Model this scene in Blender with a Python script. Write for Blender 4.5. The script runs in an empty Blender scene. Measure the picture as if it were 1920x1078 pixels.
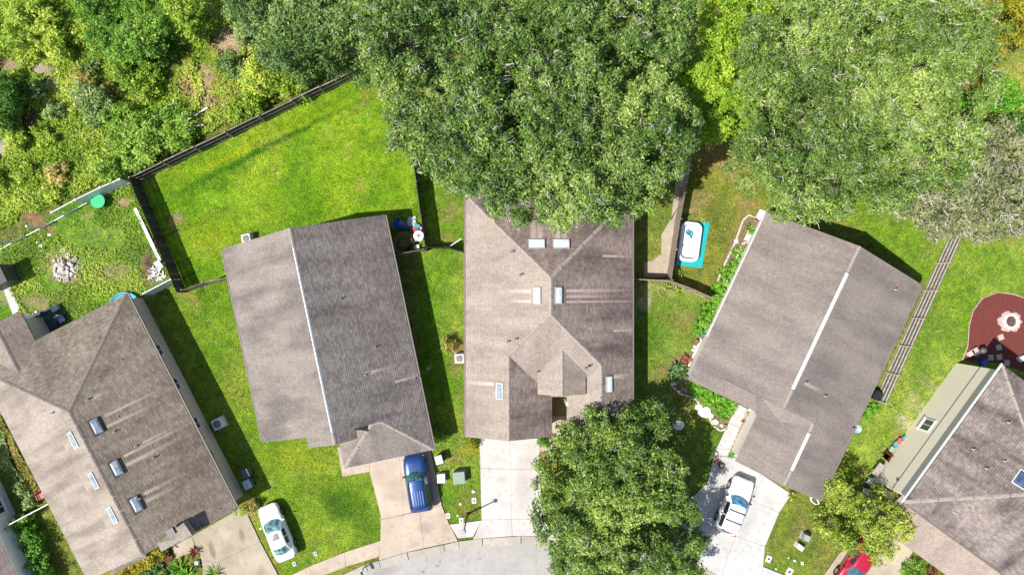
import bpy, bmesh, math, random
import numpy as np
from mathutils import Vector, Matrix
random.seed(7); RNG = np.random.default_rng(7)
scene = bpy.context.scene
COL = scene.collection

# ------------------------------------------------------------------ camera, sky, sun, exposure
HC = 57.0; FP = 1282.0            # camera height in metres, focal length in 1920-wide pixels
cam_d = bpy.data.cameras.new('camera'); cam_d.sensor_width = 36; cam_d.lens = 36 * FP / 1920
cam_d.clip_start = 1; cam_d.clip_end = 6000
cam = bpy.data.objects.new('camera', cam_d); cam.location = (0, 0, HC); COL.objects.link(cam); scene.camera = cam

SUN = Vector((-0.500, -0.245, 0.831)).normalized()
world = bpy.data.worlds.new('World'); scene.world = world; world.use_nodes = True
wn = world.node_tree; bg = wn.nodes['Background']; bg.inputs[1].default_value = 0.1
sky = wn.nodes.new('ShaderNodeTexSky'); sky.sky_type = 'NISHITA'; sky.sun_disc = False
sky.sun_elevation = math.asin(SUN.z); sky.sun_rotation = math.atan2(SUN.x, SUN.y)
wn.links.new(sky.outputs[0], bg.inputs[0])
sun_d = bpy.data.lights.new('sun', 'SUN'); sun_d.energy = 4.6; sun_d.angle = math.radians(0.53); sun_d.color = (1.0, 0.96, 0.90)
sun = bpy.data.objects.new('sun', sun_d); sun.rotation_euler = SUN.to_track_quat('Z', 'Y').to_euler(); sun.location = (-30, -15, 50); COL.objects.link(sun)
scene.view_settings.view_transform = 'Standard'; scene.view_settings.look = 'None'
scene.view_settings.exposure = 0.7; scene.view_settings.gamma = 1; scene.view_settings.use_curve_mapping = False
KL = 1.72                          # how bright a level white surface renders in the sun

# ------------------------------------------------------------------ helpers
def P(px, py, h=0.0):
    s = (HC - h) / FP
    return Vector(((px - 960) * s, (539 - py) * s, h))
def P2(px, py, h=0.0):
    v = P(px, py, h); return (v.x, v.y)
def lin(c):
    c = c / 255.0
    return c / 12.92 if c <= 0.04045 else ((c + 0.055) / 1.055) ** 2.4
def A(r, g, b, k=KL):
    return tuple(min(0.85, lin(v) / k) for v in (r, g, b)) + (1,)

def tag(o, label=None, cat=None, group=None, kind=None):
    if label: o['label'] = label
    if cat: o['category'] = cat
    if group: o['group'] = group
    if kind: o['kind'] = kind
    return o
def thing(name, loc, label, cat, rz=0, group=None):
    o = bpy.data.objects.new(name, None); COL.objects.link(o)
    o.location = loc; o.rotation_euler = (0, 0, rz); o.empty_display_size = .3
    return tag(o, label, cat, group)
def link(name, me, parent=None, loc=None, rot=None):
    o = bpy.data.objects.new(name, me); COL.objects.link(o)
    if parent is not None: o.parent = parent
    if loc is not None: o.location = loc
    if rot is not None: o.rotation_euler = rot
    return o
def copy_tree(o, parent=None):
    c = o.copy(); COL.objects.link(c)
    if parent is not None: c.parent = parent; c.matrix_parent_inverse = Matrix.Identity(4)
    for ch in list(o.children): copy_tree(ch, c)
    return c

class MB:
    """collects shapes into one mesh"""
    def __init__(s): s.v = []; s.f = []; s.m = []; s.mats = []; s.sm = []
    def mi(s, m):
        if m not in s.mats: s.mats.append(m)
        return s.mats.index(m)
    def add(s, vs, fs, mat, smooth=False):
        b = len(s.v); s.v += [tuple(v) for v in vs]; k = s.mi(mat)
        for f in fs: s.f.append(tuple(i + b for i in f)); s.m.append(k); s.sm.append(smooth)
        return s
    def box(s, c, d, mat, rz=0, rx=0, ry=0, bev=0.0):
        hx, hy, hz = d[0] / 2, d[1] / 2, d[2] / 2
        M = Matrix.Translation(c) @ Matrix.Rotation(rz, 4, 'Z') @ Matrix.Rotation(ry, 4, 'Y') @ Matrix.Rotation(rx, 4, 'X')
        if bev > 0:
            b = min(bev, hx * .9, hy * .9, hz * .9)
            vs = []
            for (z, q) in ((-hz, 0), (hz - b, 0), (hz, b)):
                vs += [(-hx + q, -hy + q, z), (hx - q, -hy + q, z), (hx - q, hy - q, z), (-hx + q, hy - q, z)]
            fs = [(3, 2, 1, 0), (8, 9, 10, 11)]
            for r in (0, 4):
                for i in range(4): fs.append((r + i, r + (i + 1) % 4, r + 4 + (i + 1) % 4, r + 4 + i))
        else:
            vs = [(x, y, z) for z in (-hz, hz) for (x, y) in ((-hx, -hy), (hx, -hy), (hx, hy), (-hx, hy))]
            fs = [(3, 2, 1, 0), (4, 5, 6, 7), (0, 1, 5, 4), (1, 2, 6, 5), (2, 3, 7, 6), (3, 0, 4, 7)]
        return s.add([M @ Vector(v) for v in vs], fs, mat)
    def prism(s, pts, z0, z1, mat, z1f=None):
        n = len(pts)
        a = sum(pts[i][0] * pts[(i + 1) % n][1] - pts[(i + 1) % n][0] * pts[i][1] for i in range(n))
        if a < 0: pts = pts[::-1]
        vs = [(p[0], p[1], z0) for p in pts] + [(p[0], p[1], z1 if z1f is None else z1f(*p[:2])) for p in pts]
        fs = [tuple(range(n - 1, -1, -1)), tuple(range(n, 2 * n))] + [(i, (i + 1) % n, n + (i + 1) % n, n + i) for i in range(n)]
        return s.add(vs, fs, mat)
    def cyl(s, c, r, h, mat, n=14, r2=None, smooth=True, cap=True, axis='Z', rot=None):
        r2 = r if r2 is None else r2
        R = {'Z': Matrix.Identity(3), 'X': Matrix.Rotation(math.pi / 2, 3, 'Y'), 'Y': Matrix.Rotation(-math.pi / 2, 3, 'X')}[axis]
        if rot is not None: R = rot @ R
        vs = []
        for (rr, z) in ((r, 0), (r2, h)):
            vs += [Vector(c) + R @ Vector((rr * math.cos(2 * math.pi * i / n), rr * math.sin(2 * math.pi * i / n), z)) for i in range(n)]
        b = [(i, (i + 1) % n, n + (i + 1) % n, n + i) for i in range(n)]
        s.add(vs, b, mat, smooth)
        if cap: s.add(vs, [tuple(range(n - 1, -1, -1)), tuple(range(n, 2 * n))], mat)
        return s
    def lathe(s, c, prof, mat, n=18, smooth=True, sx=1, sy=1):
        vs = []; fs = []
        for (r, z) in prof: vs += [(c[0] + sx * r * math.cos(2 * math.pi * i / n), c[1] + sy * r * math.sin(2 * math.pi * i / n), c[2] + z) for i in range(n)]
        for k in range(len(prof) - 1):
            for i in range(n): fs.append((k * n + i, k * n + (i + 1) % n, (k + 1) * n + (i + 1) % n, (k + 1) * n + i))
        return s.add(vs, fs, mat, smooth)
    def tube(s, pts, r, mat, n=6, smooth=True):
        pts = [Vector(p) for p in pts]; rs = r if isinstance(r, (list, tuple)) else [r] * len(pts)
        vs = []; fs = []
        for i, p in enumerate(pts):
            d = (pts[min(i + 1, len(pts) - 1)] - pts[max(i - 1, 0)])
            d = d.normalized() if d.length > 1e-6 else Vector((0, 0, 1))
            a = d.cross(Vector((0, 0, 1)) if abs(d.z) < .9 else Vector((1, 0, 0))).normalized(); b = d.cross(a)
            vs += [p + (a * math.cos(2 * math.pi * k / n) + b * math.sin(2 * math.pi * k / n)) * rs[i] for k in range(n)]
        for i in range(len(pts) - 1):
            for k in range(n): fs.append((i * n + k, (i + 1) * n + k, (i + 1) * n + (k + 1) % n, i * n + (k + 1) % n))
        fs += [tuple(range(n)), tuple(range((len(pts) - 1) * n + n - 1, (len(pts) - 1) * n - 1, -1))]
        return s.add(vs, fs, mat, smooth)
    def rock(s, c, r, mat, seed=0, flat=.7, n=7):
        rr = random.Random(seed); vs = []; fs = []
        rows = [(-.2, .7), (.25, 1.0), (.7, .7)]
        for (z, q) in rows:
            for i in range(n):
                a = 2 * math.pi * (i + rr.uniform(-.25, .25)) / n; k = q * r * rr.uniform(.8, 1.15)
                vs.append((c[0] + k * math.cos(a), c[1] + k * math.sin(a) * rr.uniform(.85, 1), c[2] + z * r * flat))
        vs.append((c[0], c[1], c[2] + r * flat * .95))
        for k in range(2):
            for i in range(n): fs.append((k * n + i, k * n + (i + 1) % n, (k + 1) * n + (i + 1) % n, (k + 1) * n + i))
        for i in range(n): fs.append((2 * n + i, 2 * n + (i + 1) % n, 3 * n))
        fs.append(tuple(range(n - 1, -1, -1)))
        return s.add(vs, fs, mat)
    def mesh(s, name):
        me = bpy.data.meshes.new(name); me.from_pydata(s.v, [], s.f)
        for m in s.mats: me.materials.append(m)
        me.polygons.foreach_set('material_index', s.m); me.polygons.foreach_set('use_smooth', s.sm); me.update()
        return me
    def build(s, name, parent=None, loc=None, rot=None): return link(name, s.mesh(name), parent, loc, rot)

# value noise in numpy
_T = np.random.default_rng(3).random((256, 256))
def vnoise(x, y):
    xi = np.floor(x).astype(int); yi = np.floor(y).astype(int); fx = x - xi; fy = y - yi
    fx = fx * fx * (3 - 2 * fx); fy = fy * fy * (3 - 2 * fy)
    g = lambda a, b: _T[a % 256, b % 256]
    return (g(xi, yi) * (1 - fx) + g(xi + 1, yi) * fx) * (1 - fy) + (g(xi, yi + 1) * (1 - fx) + g(xi + 1, yi + 1) * fx) * fy
def fbm(x, y, o=4):
    t = 0; a = .5; n = 0
    for i in range(o): t = t + a * vnoise(x * 2 ** i + 17 * i, y * 2 ** i + 31 * i); n += a; a *= .5
    return t / n
def inpoly(x, y, poly):
    x = np.asarray(x, float); r = np.zeros(x.shape, bool); n = len(poly)
    for i in range(n):
        x1, y1 = poly[i]; x2, y2 = poly[(i + 1) % n]
        if y1 == y2: continue
        r ^= ((y1 > y) != (y2 > y)) & (x < (x2 - x1) * (y - y1) / (y2 - y1) + x1)
    return r

# ------------------------------------------------------------------ materials
class NT:
    def __init__(s, name):
        s.mat = bpy.data.materials.new(name); s.mat.use_nodes = True; s.t = s.mat.node_tree; s.n = s.t.nodes
        s.bsdf = s.n['Principled BSDF']; s.out = s.n['Material Output']
    def new(s, typ, **kw):
        n = s.n.new(typ)
        for k, v in kw.items(): setattr(n, k, v)
        return n
    def set(s, sock, v):
        if isinstance(v, bpy.types.NodeSocket): s.t.links.new(v, sock)
        else: sock.default_value = v
    def math(s, op, a, b=0.0, c=None, clamp=False):
        n = s.new('ShaderNodeMath', operation=op, use_clamp=clamp); s.set(n.inputs[0], a); s.set(n.inputs[1], b)
        if c is not None: s.set(n.inputs[2], c)
        return n.outputs[0]
    def vec(s, op, a, b=(0, 0, 0)):
        n = s.new('ShaderNodeVectorMath', operation=op); s.set(n.inputs[0], a); s.set(n.inputs[1], b)
        return n.outputs['Value'] if op in ('DOT_PRODUCT', 'LENGTH') else n.outputs[0]
    def noise(s, vec, scale, detail=3, rough=.55, dim='3D'):
        n = s.new('ShaderNodeTexNoise', noise_dimensions=dim); s.set(n.inputs['Vector'], vec)
        n.inputs['Scale'].default_value = scale; n.inputs['Detail'].default_value = detail; n.inputs['Roughness'].default_value = rough
        return n.outputs[0]
    def ramp(s, f, stops, interp='LINEAR'):
        n = s.new('ShaderNodeValToRGB'); s.set(n.inputs[0], f); cr = n.color_ramp; cr.interpolation = interp
        while len(cr.elements) < len(stops): cr.elements.new(.5)
        for e, (p, c) in zip(cr.elements, stops):
            e.position = p; e.color = c if not isinstance(c, (int, float)) else (c, c, c, 1)
        return n.outputs[0]
    def mix(s, f, a, b, mode='MIX'):
        n = s.new('ShaderNodeMix', data_type='RGBA', blend_type=mode, clamp_factor=True)
        s.set(n.inputs[0], f); s.set(n.inputs[6], a); s.set(n.inputs[7], b); return n.outputs[2]
    def map(s, v, a, b, c, d):
        n = s.new('ShaderNodeMapRange'); s.set(n.inputs[0], v)
        for i, q in enumerate((a, b, c, d)): n.inputs[i + 1].default_value = q
        return n.outputs[0]
    def comb(s, x, y, z=0.0):
        n = s.new('ShaderNodeCombineXYZ'); s.set(n.inputs[0], x); s.set(n.inputs[1], y); s.set(n.inputs[2], z); return n.outputs[0]
    def bump(s, h, strength=.3, dist=.02):
        n = s.new('ShaderNodeBump'); s.set(n.inputs['Height'], h); n.inputs['Strength'].default_value = strength; n.inputs['Distance'].default_value = dist
        s.t.links.new(n.outputs[0], s.bsdf.inputs['Normal']); return n
    def color(s, c): s.set(s.bsdf.inputs['Base Color'], c)
    def r(s, rough=.7, spec=.5, metal=0):
        s.bsdf.inputs['Roughness'].default_value = rough; s.bsdf.inputs['Specular IOR Level'].default_value = spec; s.bsdf.inputs['Metallic'].default_value = metal

def plain(name, c, rough=.7, spec=.4, var=.18, scale=6, metal=0, bump=0.0, objc=False):
    m = NT(name); geo = m.new('ShaderNodeNewGeometry').outputs['Position']
    n = m.noise(geo, scale, 4)
    lo = tuple(v * (1 - var) for v in c[:3]) + (1,); hi = tuple(min(.9, v * (1 + var)) for v in c[:3]) + (1,)
    m.color(m.ramp(n, [(.3, lo), (.7, hi)])); m.r(rough, spec, metal)
    if bump: m.bump(m.noise(geo, scale * 4, 3), bump, .02)
    return m.mat

def roof_mat(name, base, dark, stain=.5, tabs=.17, cont=.25, streaks=(), seed=0.0, ln=.35):
    """asphalt shingles: courses follow the level lines of every slope, algae runs down it"""
    m = NT(name); g = m.new('ShaderNodeNewGeometry'); pos, nor = g.outputs['Position'], g.outputs['True Normal']
    t = m.vec('NORMALIZE', m.vec('CROSS_PRODUCT', nor, (0, 0, 1))); d = m.vec('CROSS_PRODUCT', nor, t)
    u = m.vec('DOT_PRODUCT', pos, t); v = m.vec('DOT_PRODUCT', pos, d)
    cv = m.math('DIVIDE', v, tabs); row = m.math('FLOOR', cv); fr = m.math('FRACT', cv)
    wr = m.new('ShaderNodeTexWhiteNoise', noise_dimensions='1D'); m.set(wr.inputs['W'], row)
    uu = m.math('ADD', m.math('DIVIDE', u, .31), wr.outputs[0]); tab = m.math('FLOOR', uu)
    wt = m.new('ShaderNodeTexWhiteNoise', noise_dimensions='2D'); m.set(wt.inputs['Vector'], m.comb(tab, row))
    line = m.ramp(fr, [(0, ln), (.14, ln + (1 - ln) * .4), (.3, 1), (1, 1)])  # shadow of each shingle step, painted into the colour
    gap = m.ramp(m.math('FRACT', uu), [(0, .62), (.08, 1), (1, 1)])
    st = m.noise(m.comb(m.math('MULTIPLY', u, .75), m.math('MULTIPLY', v, .16), seed), 1.0, 5, .6)
    bl = m.noise(m.comb(m.math('MULTIPLY', u, .25), m.math('MULTIPLY', v, .2), seed + 9), 1.0, 5, .6)
    fine = m.math('ADD', m.math('MULTIPLY', m.noise(pos, 14, 3, .7), .5), m.math('MULTIPLY', m.noise(pos, 4.5, 3, .7), .5))
    f = m.math('ADD', m.math('MULTIPLY', st, .6), m.math('MULTIPLY', bl, .4))
    f = m.ramp(f, [(.5 - .10, 1), (.5 + .07, 0)])
    c = m.mix(m.math('MULTIPLY', f, stain), base, dark)
    c = m.mix(1.0, c, m.ramp(wt.outputs[0], [(0, 1 - cont), (1, 1.0)]), 'MULTIPLY')
    c = m.mix(1.0, c, m.ramp(fine, [(.36, .74), (.64, 1.16)]), 'MULTIPLY')
    for (ax, ay, bx, by, w, sgn) in streaks:              # wash marks below the metal flashings, plus a painted shade mark
        L = math.hypot(bx - ax, by - ay); dx, dy = (bx - ax) / L, (by - ay) / L
        q = m.vec('SUBTRACT', pos, (ax, ay, 0))
        s1 = m.vec('DOT_PRODUCT', q, (dx, dy, 0)); s2 = m.math('ABSOLUTE', m.vec('DOT_PRODUCT', q, (-dy, dx, 0)))
        nz = m.noise(m.comb(m.math('MULTIPLY', u, 5.0), m.math('MULTIPLY', v, .6), seed), 1.0, 2)
        a = m.math('MULTIPLY', m.map(s1, 0, L, 1, 0), m.math('GREATER_THAN', s1, 0))
        b = m.map(m.math('ADD', s2, m.math('MULTIPLY', nz, w * .5)), w * .45, w * .75, 1, 0)
        k = m.math('MULTIPLY', m.math('MULTIPLY', a, b, clamp=True), m.map(nz, .3, .6, .35, 1.0), clamp=True)
        tgt = tuple(min(.6, x * 1.75) for x in base[:3]) + (1,) if sgn > 0 else dark
        c = m.mix(m.math('MULTIPLY', k, .9), c, tgt)
    c = m.mix(1.0, c, line, 'MULTIPLY'); c = m.mix(1.0, c, gap, 'MULTIPLY')
    m.color(c); m.r(.85, .25)
    m.bump(m.math('ADD', m.math('MULTIPLY', fr, -.8), m.math('MULTIPLY', fine, .5)), .6, .012)
    return m.mat

def leaf_mat(name, c0, c1, c2, twig=(.30, .28, .24, 1), trans=.3, rough=.55):
    m = NT(name); a = m.new('ShaderNodeAttribute', attribute_name='tone').outputs['Fac']
    c = m.ramp(a, [(0, c0), (.45, c1), (.9, c2), (.95, twig)])
    geo = m.new('ShaderNodeNewGeometry').outputs['Position']
    c = m.mix(1.0, c, m.ramp(m.noise(geo, .5, 3), [(.3, (.8, .85, .8, 1)), (.7, (1.15, 1.1, 1.0, 1))]), 'MULTIPLY')
    m.color(c); m.r(rough, .35)
    tr = m.new('ShaderNodeBsdfTranslucent'); m.set(tr.inputs[0], m.mix(1.0, c, (1.1, 1.2, .5, 1), 'MULTIPLY'))
    mx = m.new('ShaderNodeMixShader'); mx.inputs[0].default_value = trans
    m.t.links.new(m.bsdf.outputs[0], mx.inputs[1]); m.t.links.new(tr.outputs[0], mx.inputs[2]); m.t.links.new(mx.outputs[0], m.out.inputs[0])
    return m.mat

def concrete(name, c, rough=.85, blotch=.16, seed=0, spots=()):
    m = NT(name); geo = m.new('ShaderNodeNewGeometry').outputs['Position']
    oi = m.new('ShaderNodeObjectInfo').outputs['Random']
    g2 = m.vec('ADD', geo, (seed * 11.3, seed * 3.1, 0))
    n1 = m.noise(g2, .55, 5, .6); n2 = m.noise(g2, 9, 4, .7); n3 = m.noise(g2, 2.3, 4, .6)
    cc = m.ramp(n1, [(.3, tuple(v * (1 - blotch) for v in c[:3]) + (1,)), (.7, tuple(min(.8, v * (1 + blotch * .6)) for v in c[:3]) + (1,))])
    cc = m.mix(m.ramp(n3, [(.52, 0), (.70, .42)]), cc, (c[0] * .62, c[1] * .55, c[2] * .47, 1))
    for (px, py, rx, ry, an, k) in spots:
        wx, wy = P2(px, py); ca, sa = math.cos(math.radians(an)), math.sin(math.radians(an)); q = m.vec('SUBTRACT', geo, (wx, wy, 0)); s_ = HC / FP
        e1 = m.math('DIVIDE', m.vec('DOT_PRODUCT', q, (ca, sa, 0)), rx * s_); e2 = m.math('DIVIDE', m.vec('DOT_PRODUCT', q, (-sa, ca, 0)), ry * s_)
        d_ = m.math('ADD', m.math('ADD', m.math('MULTIPLY', e1, e1), m.math('MULTIPLY', e2, e2)), m.math('MULTIPLY', m.math('SUBTRACT', n3, .5), 2.2))
        cc = m.mix(m.map(d_, .15, 1.3, k, 0), cc, (c[0] * .38, c[1] * .36, c[2] * .33, 1))
    vo = m.new('ShaderNodeTexVoronoi', feature='DISTANCE_TO_EDGE'); m.set(vo.inputs['Vector'], m.vec('ADD', g2, m.new('ShaderNodeTexNoise').outputs['Color'])); vo.inputs['Scale'].default_value = .17
    cc = m.mix(m.ramp(vo.outputs[0], [(0, .45), (.0035, 0)]), cc, (c[0] * .5, c[1] * .48, c[2] * .45, 1))
    cc = m.mix(1.0, cc, m.ramp(n2, [(.3, .93), (.7, 1.05)]), 'MULTIPLY')
    cc = m.mix(1.0, cc, m.ramp(oi, [(0, .94), (1, 1.04)]), 'MULTIPLY')
    m.color(cc); m.r(rough, .3); m.bump(n2, .25, .01); return m.mat

def glassy(name, c, rough=.06, spec=.8, var=0.0):
    m = NT(name)
    if var:
        geo = m.new('ShaderNodeNewGeometry').outputs['Position']
        m.color(m.ramp(m.noise(geo, 3.0, 3), [(.35, tuple(v * (1 - var) for v in c[:3]) + (1,)), (.65, tuple(min(.9, v * (1 + var)) for v in c[:3]) + (1,))]))
    else: m.color(c)
    m.r(rough, spec); m.bsdf.inputs['Coat Weight'].default_value = .3; return m.mat

def paint(name, c, metal=.0, rough=.3):
    m = NT(name); m.color(c); m.r(rough, .5, metal); m.bsdf.inputs['Coat Weight'].default_value = .8; m.bsdf.inputs['Coat Roughness'].default_value = .05
    geo = m.new('ShaderNodeNewGeometry').outputs['Position']
    m.color(m.mix(1.0, c, m.ramp(m.noise(geo, 3, 4), [(.3, .9), (.7, 1.03)]), 'MULTIPLY')); return m.mat

M = {}
M['white'] = plain('white_paint', (.72, .72, .70, 1), .5)
M['offwhite'] = plain('offwhite', (.58, .55, .50, 1), .6)
M['vinyl'] = plain('vinyl', (.66, .68, .72, 1), .4, .5, .06, 2)
M['gutter'] = plain('gutter', (.62, .62, .60, 1), .4, .5, .05)
M['black'] = plain('black_plastic', (.015, .015, .018, 1), .5)
M['grey'] = plain('grey_metal', (.28, .29, .30, 1), .5, .5)
M['dgrey'] = plain('dark_metal', (.07, .07, .075, 1), .5, .5)
M['bark'] = plain('bark', (.20, .17, .13, 1), .9, .2, .35, 8, bump=.5)
M['twig'] = plain('twig', (.40, .37, .32, 1), .9, .2, .35, 5)
M['fence_dark'] = plain('dark_stained_wood', (.055, .050, .046, 1), .85, .2, .45, 5, bump=.3)
M['fence_rail'] = plain('sunlit_rail', (.42, .36, .28, 1), .85, .2, .4, 3)  # sunlit rail tops put into the colour, paler than the boards
M['fence_tan'] = plain('weathered_wood', (.25, .20, .155, 1), .85, .2, .35, 4, bump=.3)
M['fence_grey'] = plain('silvered_wood', (.46, .42, .36, 1), .85, .2, .3, 4, bump=.3)
M['fence_gap'] = plain('board_in_back', (.17, .15, .13, 1), .85, .2, .3, 4)
M['skyglass'] = glassy('skylight_dome', (.62, .68, .68, 1), .2, .5, .1)
M['skyblue'] = glassy('skylight_glass', (.22, .27, .31, 1), .12, .8, .25)
M['flash'] = plain('flashing', (.055, .05, .05, 1), .5)
M['flashlight'] = plain('galvanised', (.34, .36, .36, 1), .4, .5)
M['glass'] = glassy('window_glass', (.03, .04, .05, 1), .04, .9)
M['soil'] = plain('bed_soil', A(146, 128, 98), .95, .1, .35, 5, bump=.5)
M['mulch'] = plain('red_mulch', A(132, 72, 66), .95, .1, .3, 14, bump=.8)
M['ash'] = plain('ash', A(215, 190, 180), .95, .1, .25, 9, bump=.4)
M['stone'] = plain('pale_stone', (.50, .44, .38, 1), .85, .2, .3, 7, bump=.4)
M['stone_w'] = plain('white_stone', (.66, .62, .57, 1), .85, .2, .2, 7, bump=.4)
M['blocks'] = plain('rubble_block', (.50, .45, .41, 1), .9, .2, .45, 3, bump=.4)
M['con_w'] = concrete('concrete_pale', A(232, 225, 218), seed=1, spots=((985, 905, 22, 60, 0, .2), (930, 860, 14, 8, 0, .12)))
M['con_b'] = concrete('concrete_warm', A(222, 203, 182), seed=2, blotch=.2, spots=((798, 988, 14, 12, 0, .35), (775, 1020, 14, 5, 20, .25), (735, 915, 22, 24, 0, .18)))
M['con_c'] = concrete('concrete_kerb', A(205, 196, 183), seed=3)
M['con_d'] = concrete('concrete_old', A(205, 192, 168), seed=4, blotch=.22, spots=((399, 1031, 6, 19, 15, .7), (454, 1003, 6, 13, 15, .65), (430, 1028, 14, 8, 20, .3), (490, 1070, 10, 10, 0, .4)))
M['con_x'] = concrete('concrete_white', A(224, 222, 218), seed=6, blotch=.1, spots=((1400, 985, 10, 40, -25, .15), (1440, 935, 16, 9, -25, .14)))
M['road'] = concrete('road_surface', A(206, 200, 194), seed=5, blotch=.12, spots=((720, 1072, 30, 10, 15, .35), (820, 1060, 5, 3, 0, .5), (825, 1052, 3, 3, 0, .5), (900, 1046, 4, 3, 0, .35), (793, 1071, 3, 3, 0, .7), (1330, 1085, 60, 8, -20, .35)))
M['joint'] = plain('joint', (.10, .09, .075, 1), .95)

# ------------------------------------------------------------------ ground
YARD1 = [(240, 333), (690, 118), (740, 200), (772, 290), (800, 470), (745, 476), (425, 520), (335, 545)]
SCRUB = [(-400, -400), (760, -400), (720, 100), (690, 118), (240, 333), (95, 398), (30, 448), (-400, 640)]
YARD0 = [(-400, 640), (30, 448), (95, 398), (240, 333), (335, 545), (240, 560), (-20, 690), (-400, 800)]
LAWN_F1 = [(280, 550), (425, 520), (650, 870), (693, 884), (714, 966), (713, 1013), (540, 1090), (460, 960), (440, 900)]
PATH2 = [(1187, 560), (1300, 540), (1360, 640), (1390, 760), (1345, 850), (1400, 900), (1300, 1000), (1000, 940), (1187, 760)]
LAWN_P = [(1300, 235), (1440, 240), (1440, 400), (1330, 560), (1258, 525)]
RIGHT = [(1440, 300), (2400, 100), (2400, 700), (1800, 700), (1650, 930), (1550, 920), (1740, 530)]
BOTR = [(1480, 920), (1700, 900), (1620, 1100), (1400, 1100)]
MIDL = [(772, 270), (900, 270), (900, 1010), (800, 1010)]
def w(poly): return [P2(a, b) for a, b in poly]
BASE = [
    (None, (128, 150, 60), (150, 160, 75)),
    (SCRUB, (112, 134, 48), (140, 146, 76)),
    (YARD0, (110, 160, 42), (142, 176, 70)),
    (YARD1, (120, 168, 28), (156, 190, 44)),
    (LAWN_F1, (112, 156, 30), (148, 176, 54)),
    (MIDL, (110, 158, 34), (140, 172, 56)),
    (PATH2, (112, 152, 44), (136, 164, 66)),
    (LAWN_P, (140, 156, 52), (172, 164, 86)),
    (RIGHT, (130, 168, 46), (156, 182, 72)),
    (BOTR, (120, 152, 46), (146, 158, 68)),
]
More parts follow.
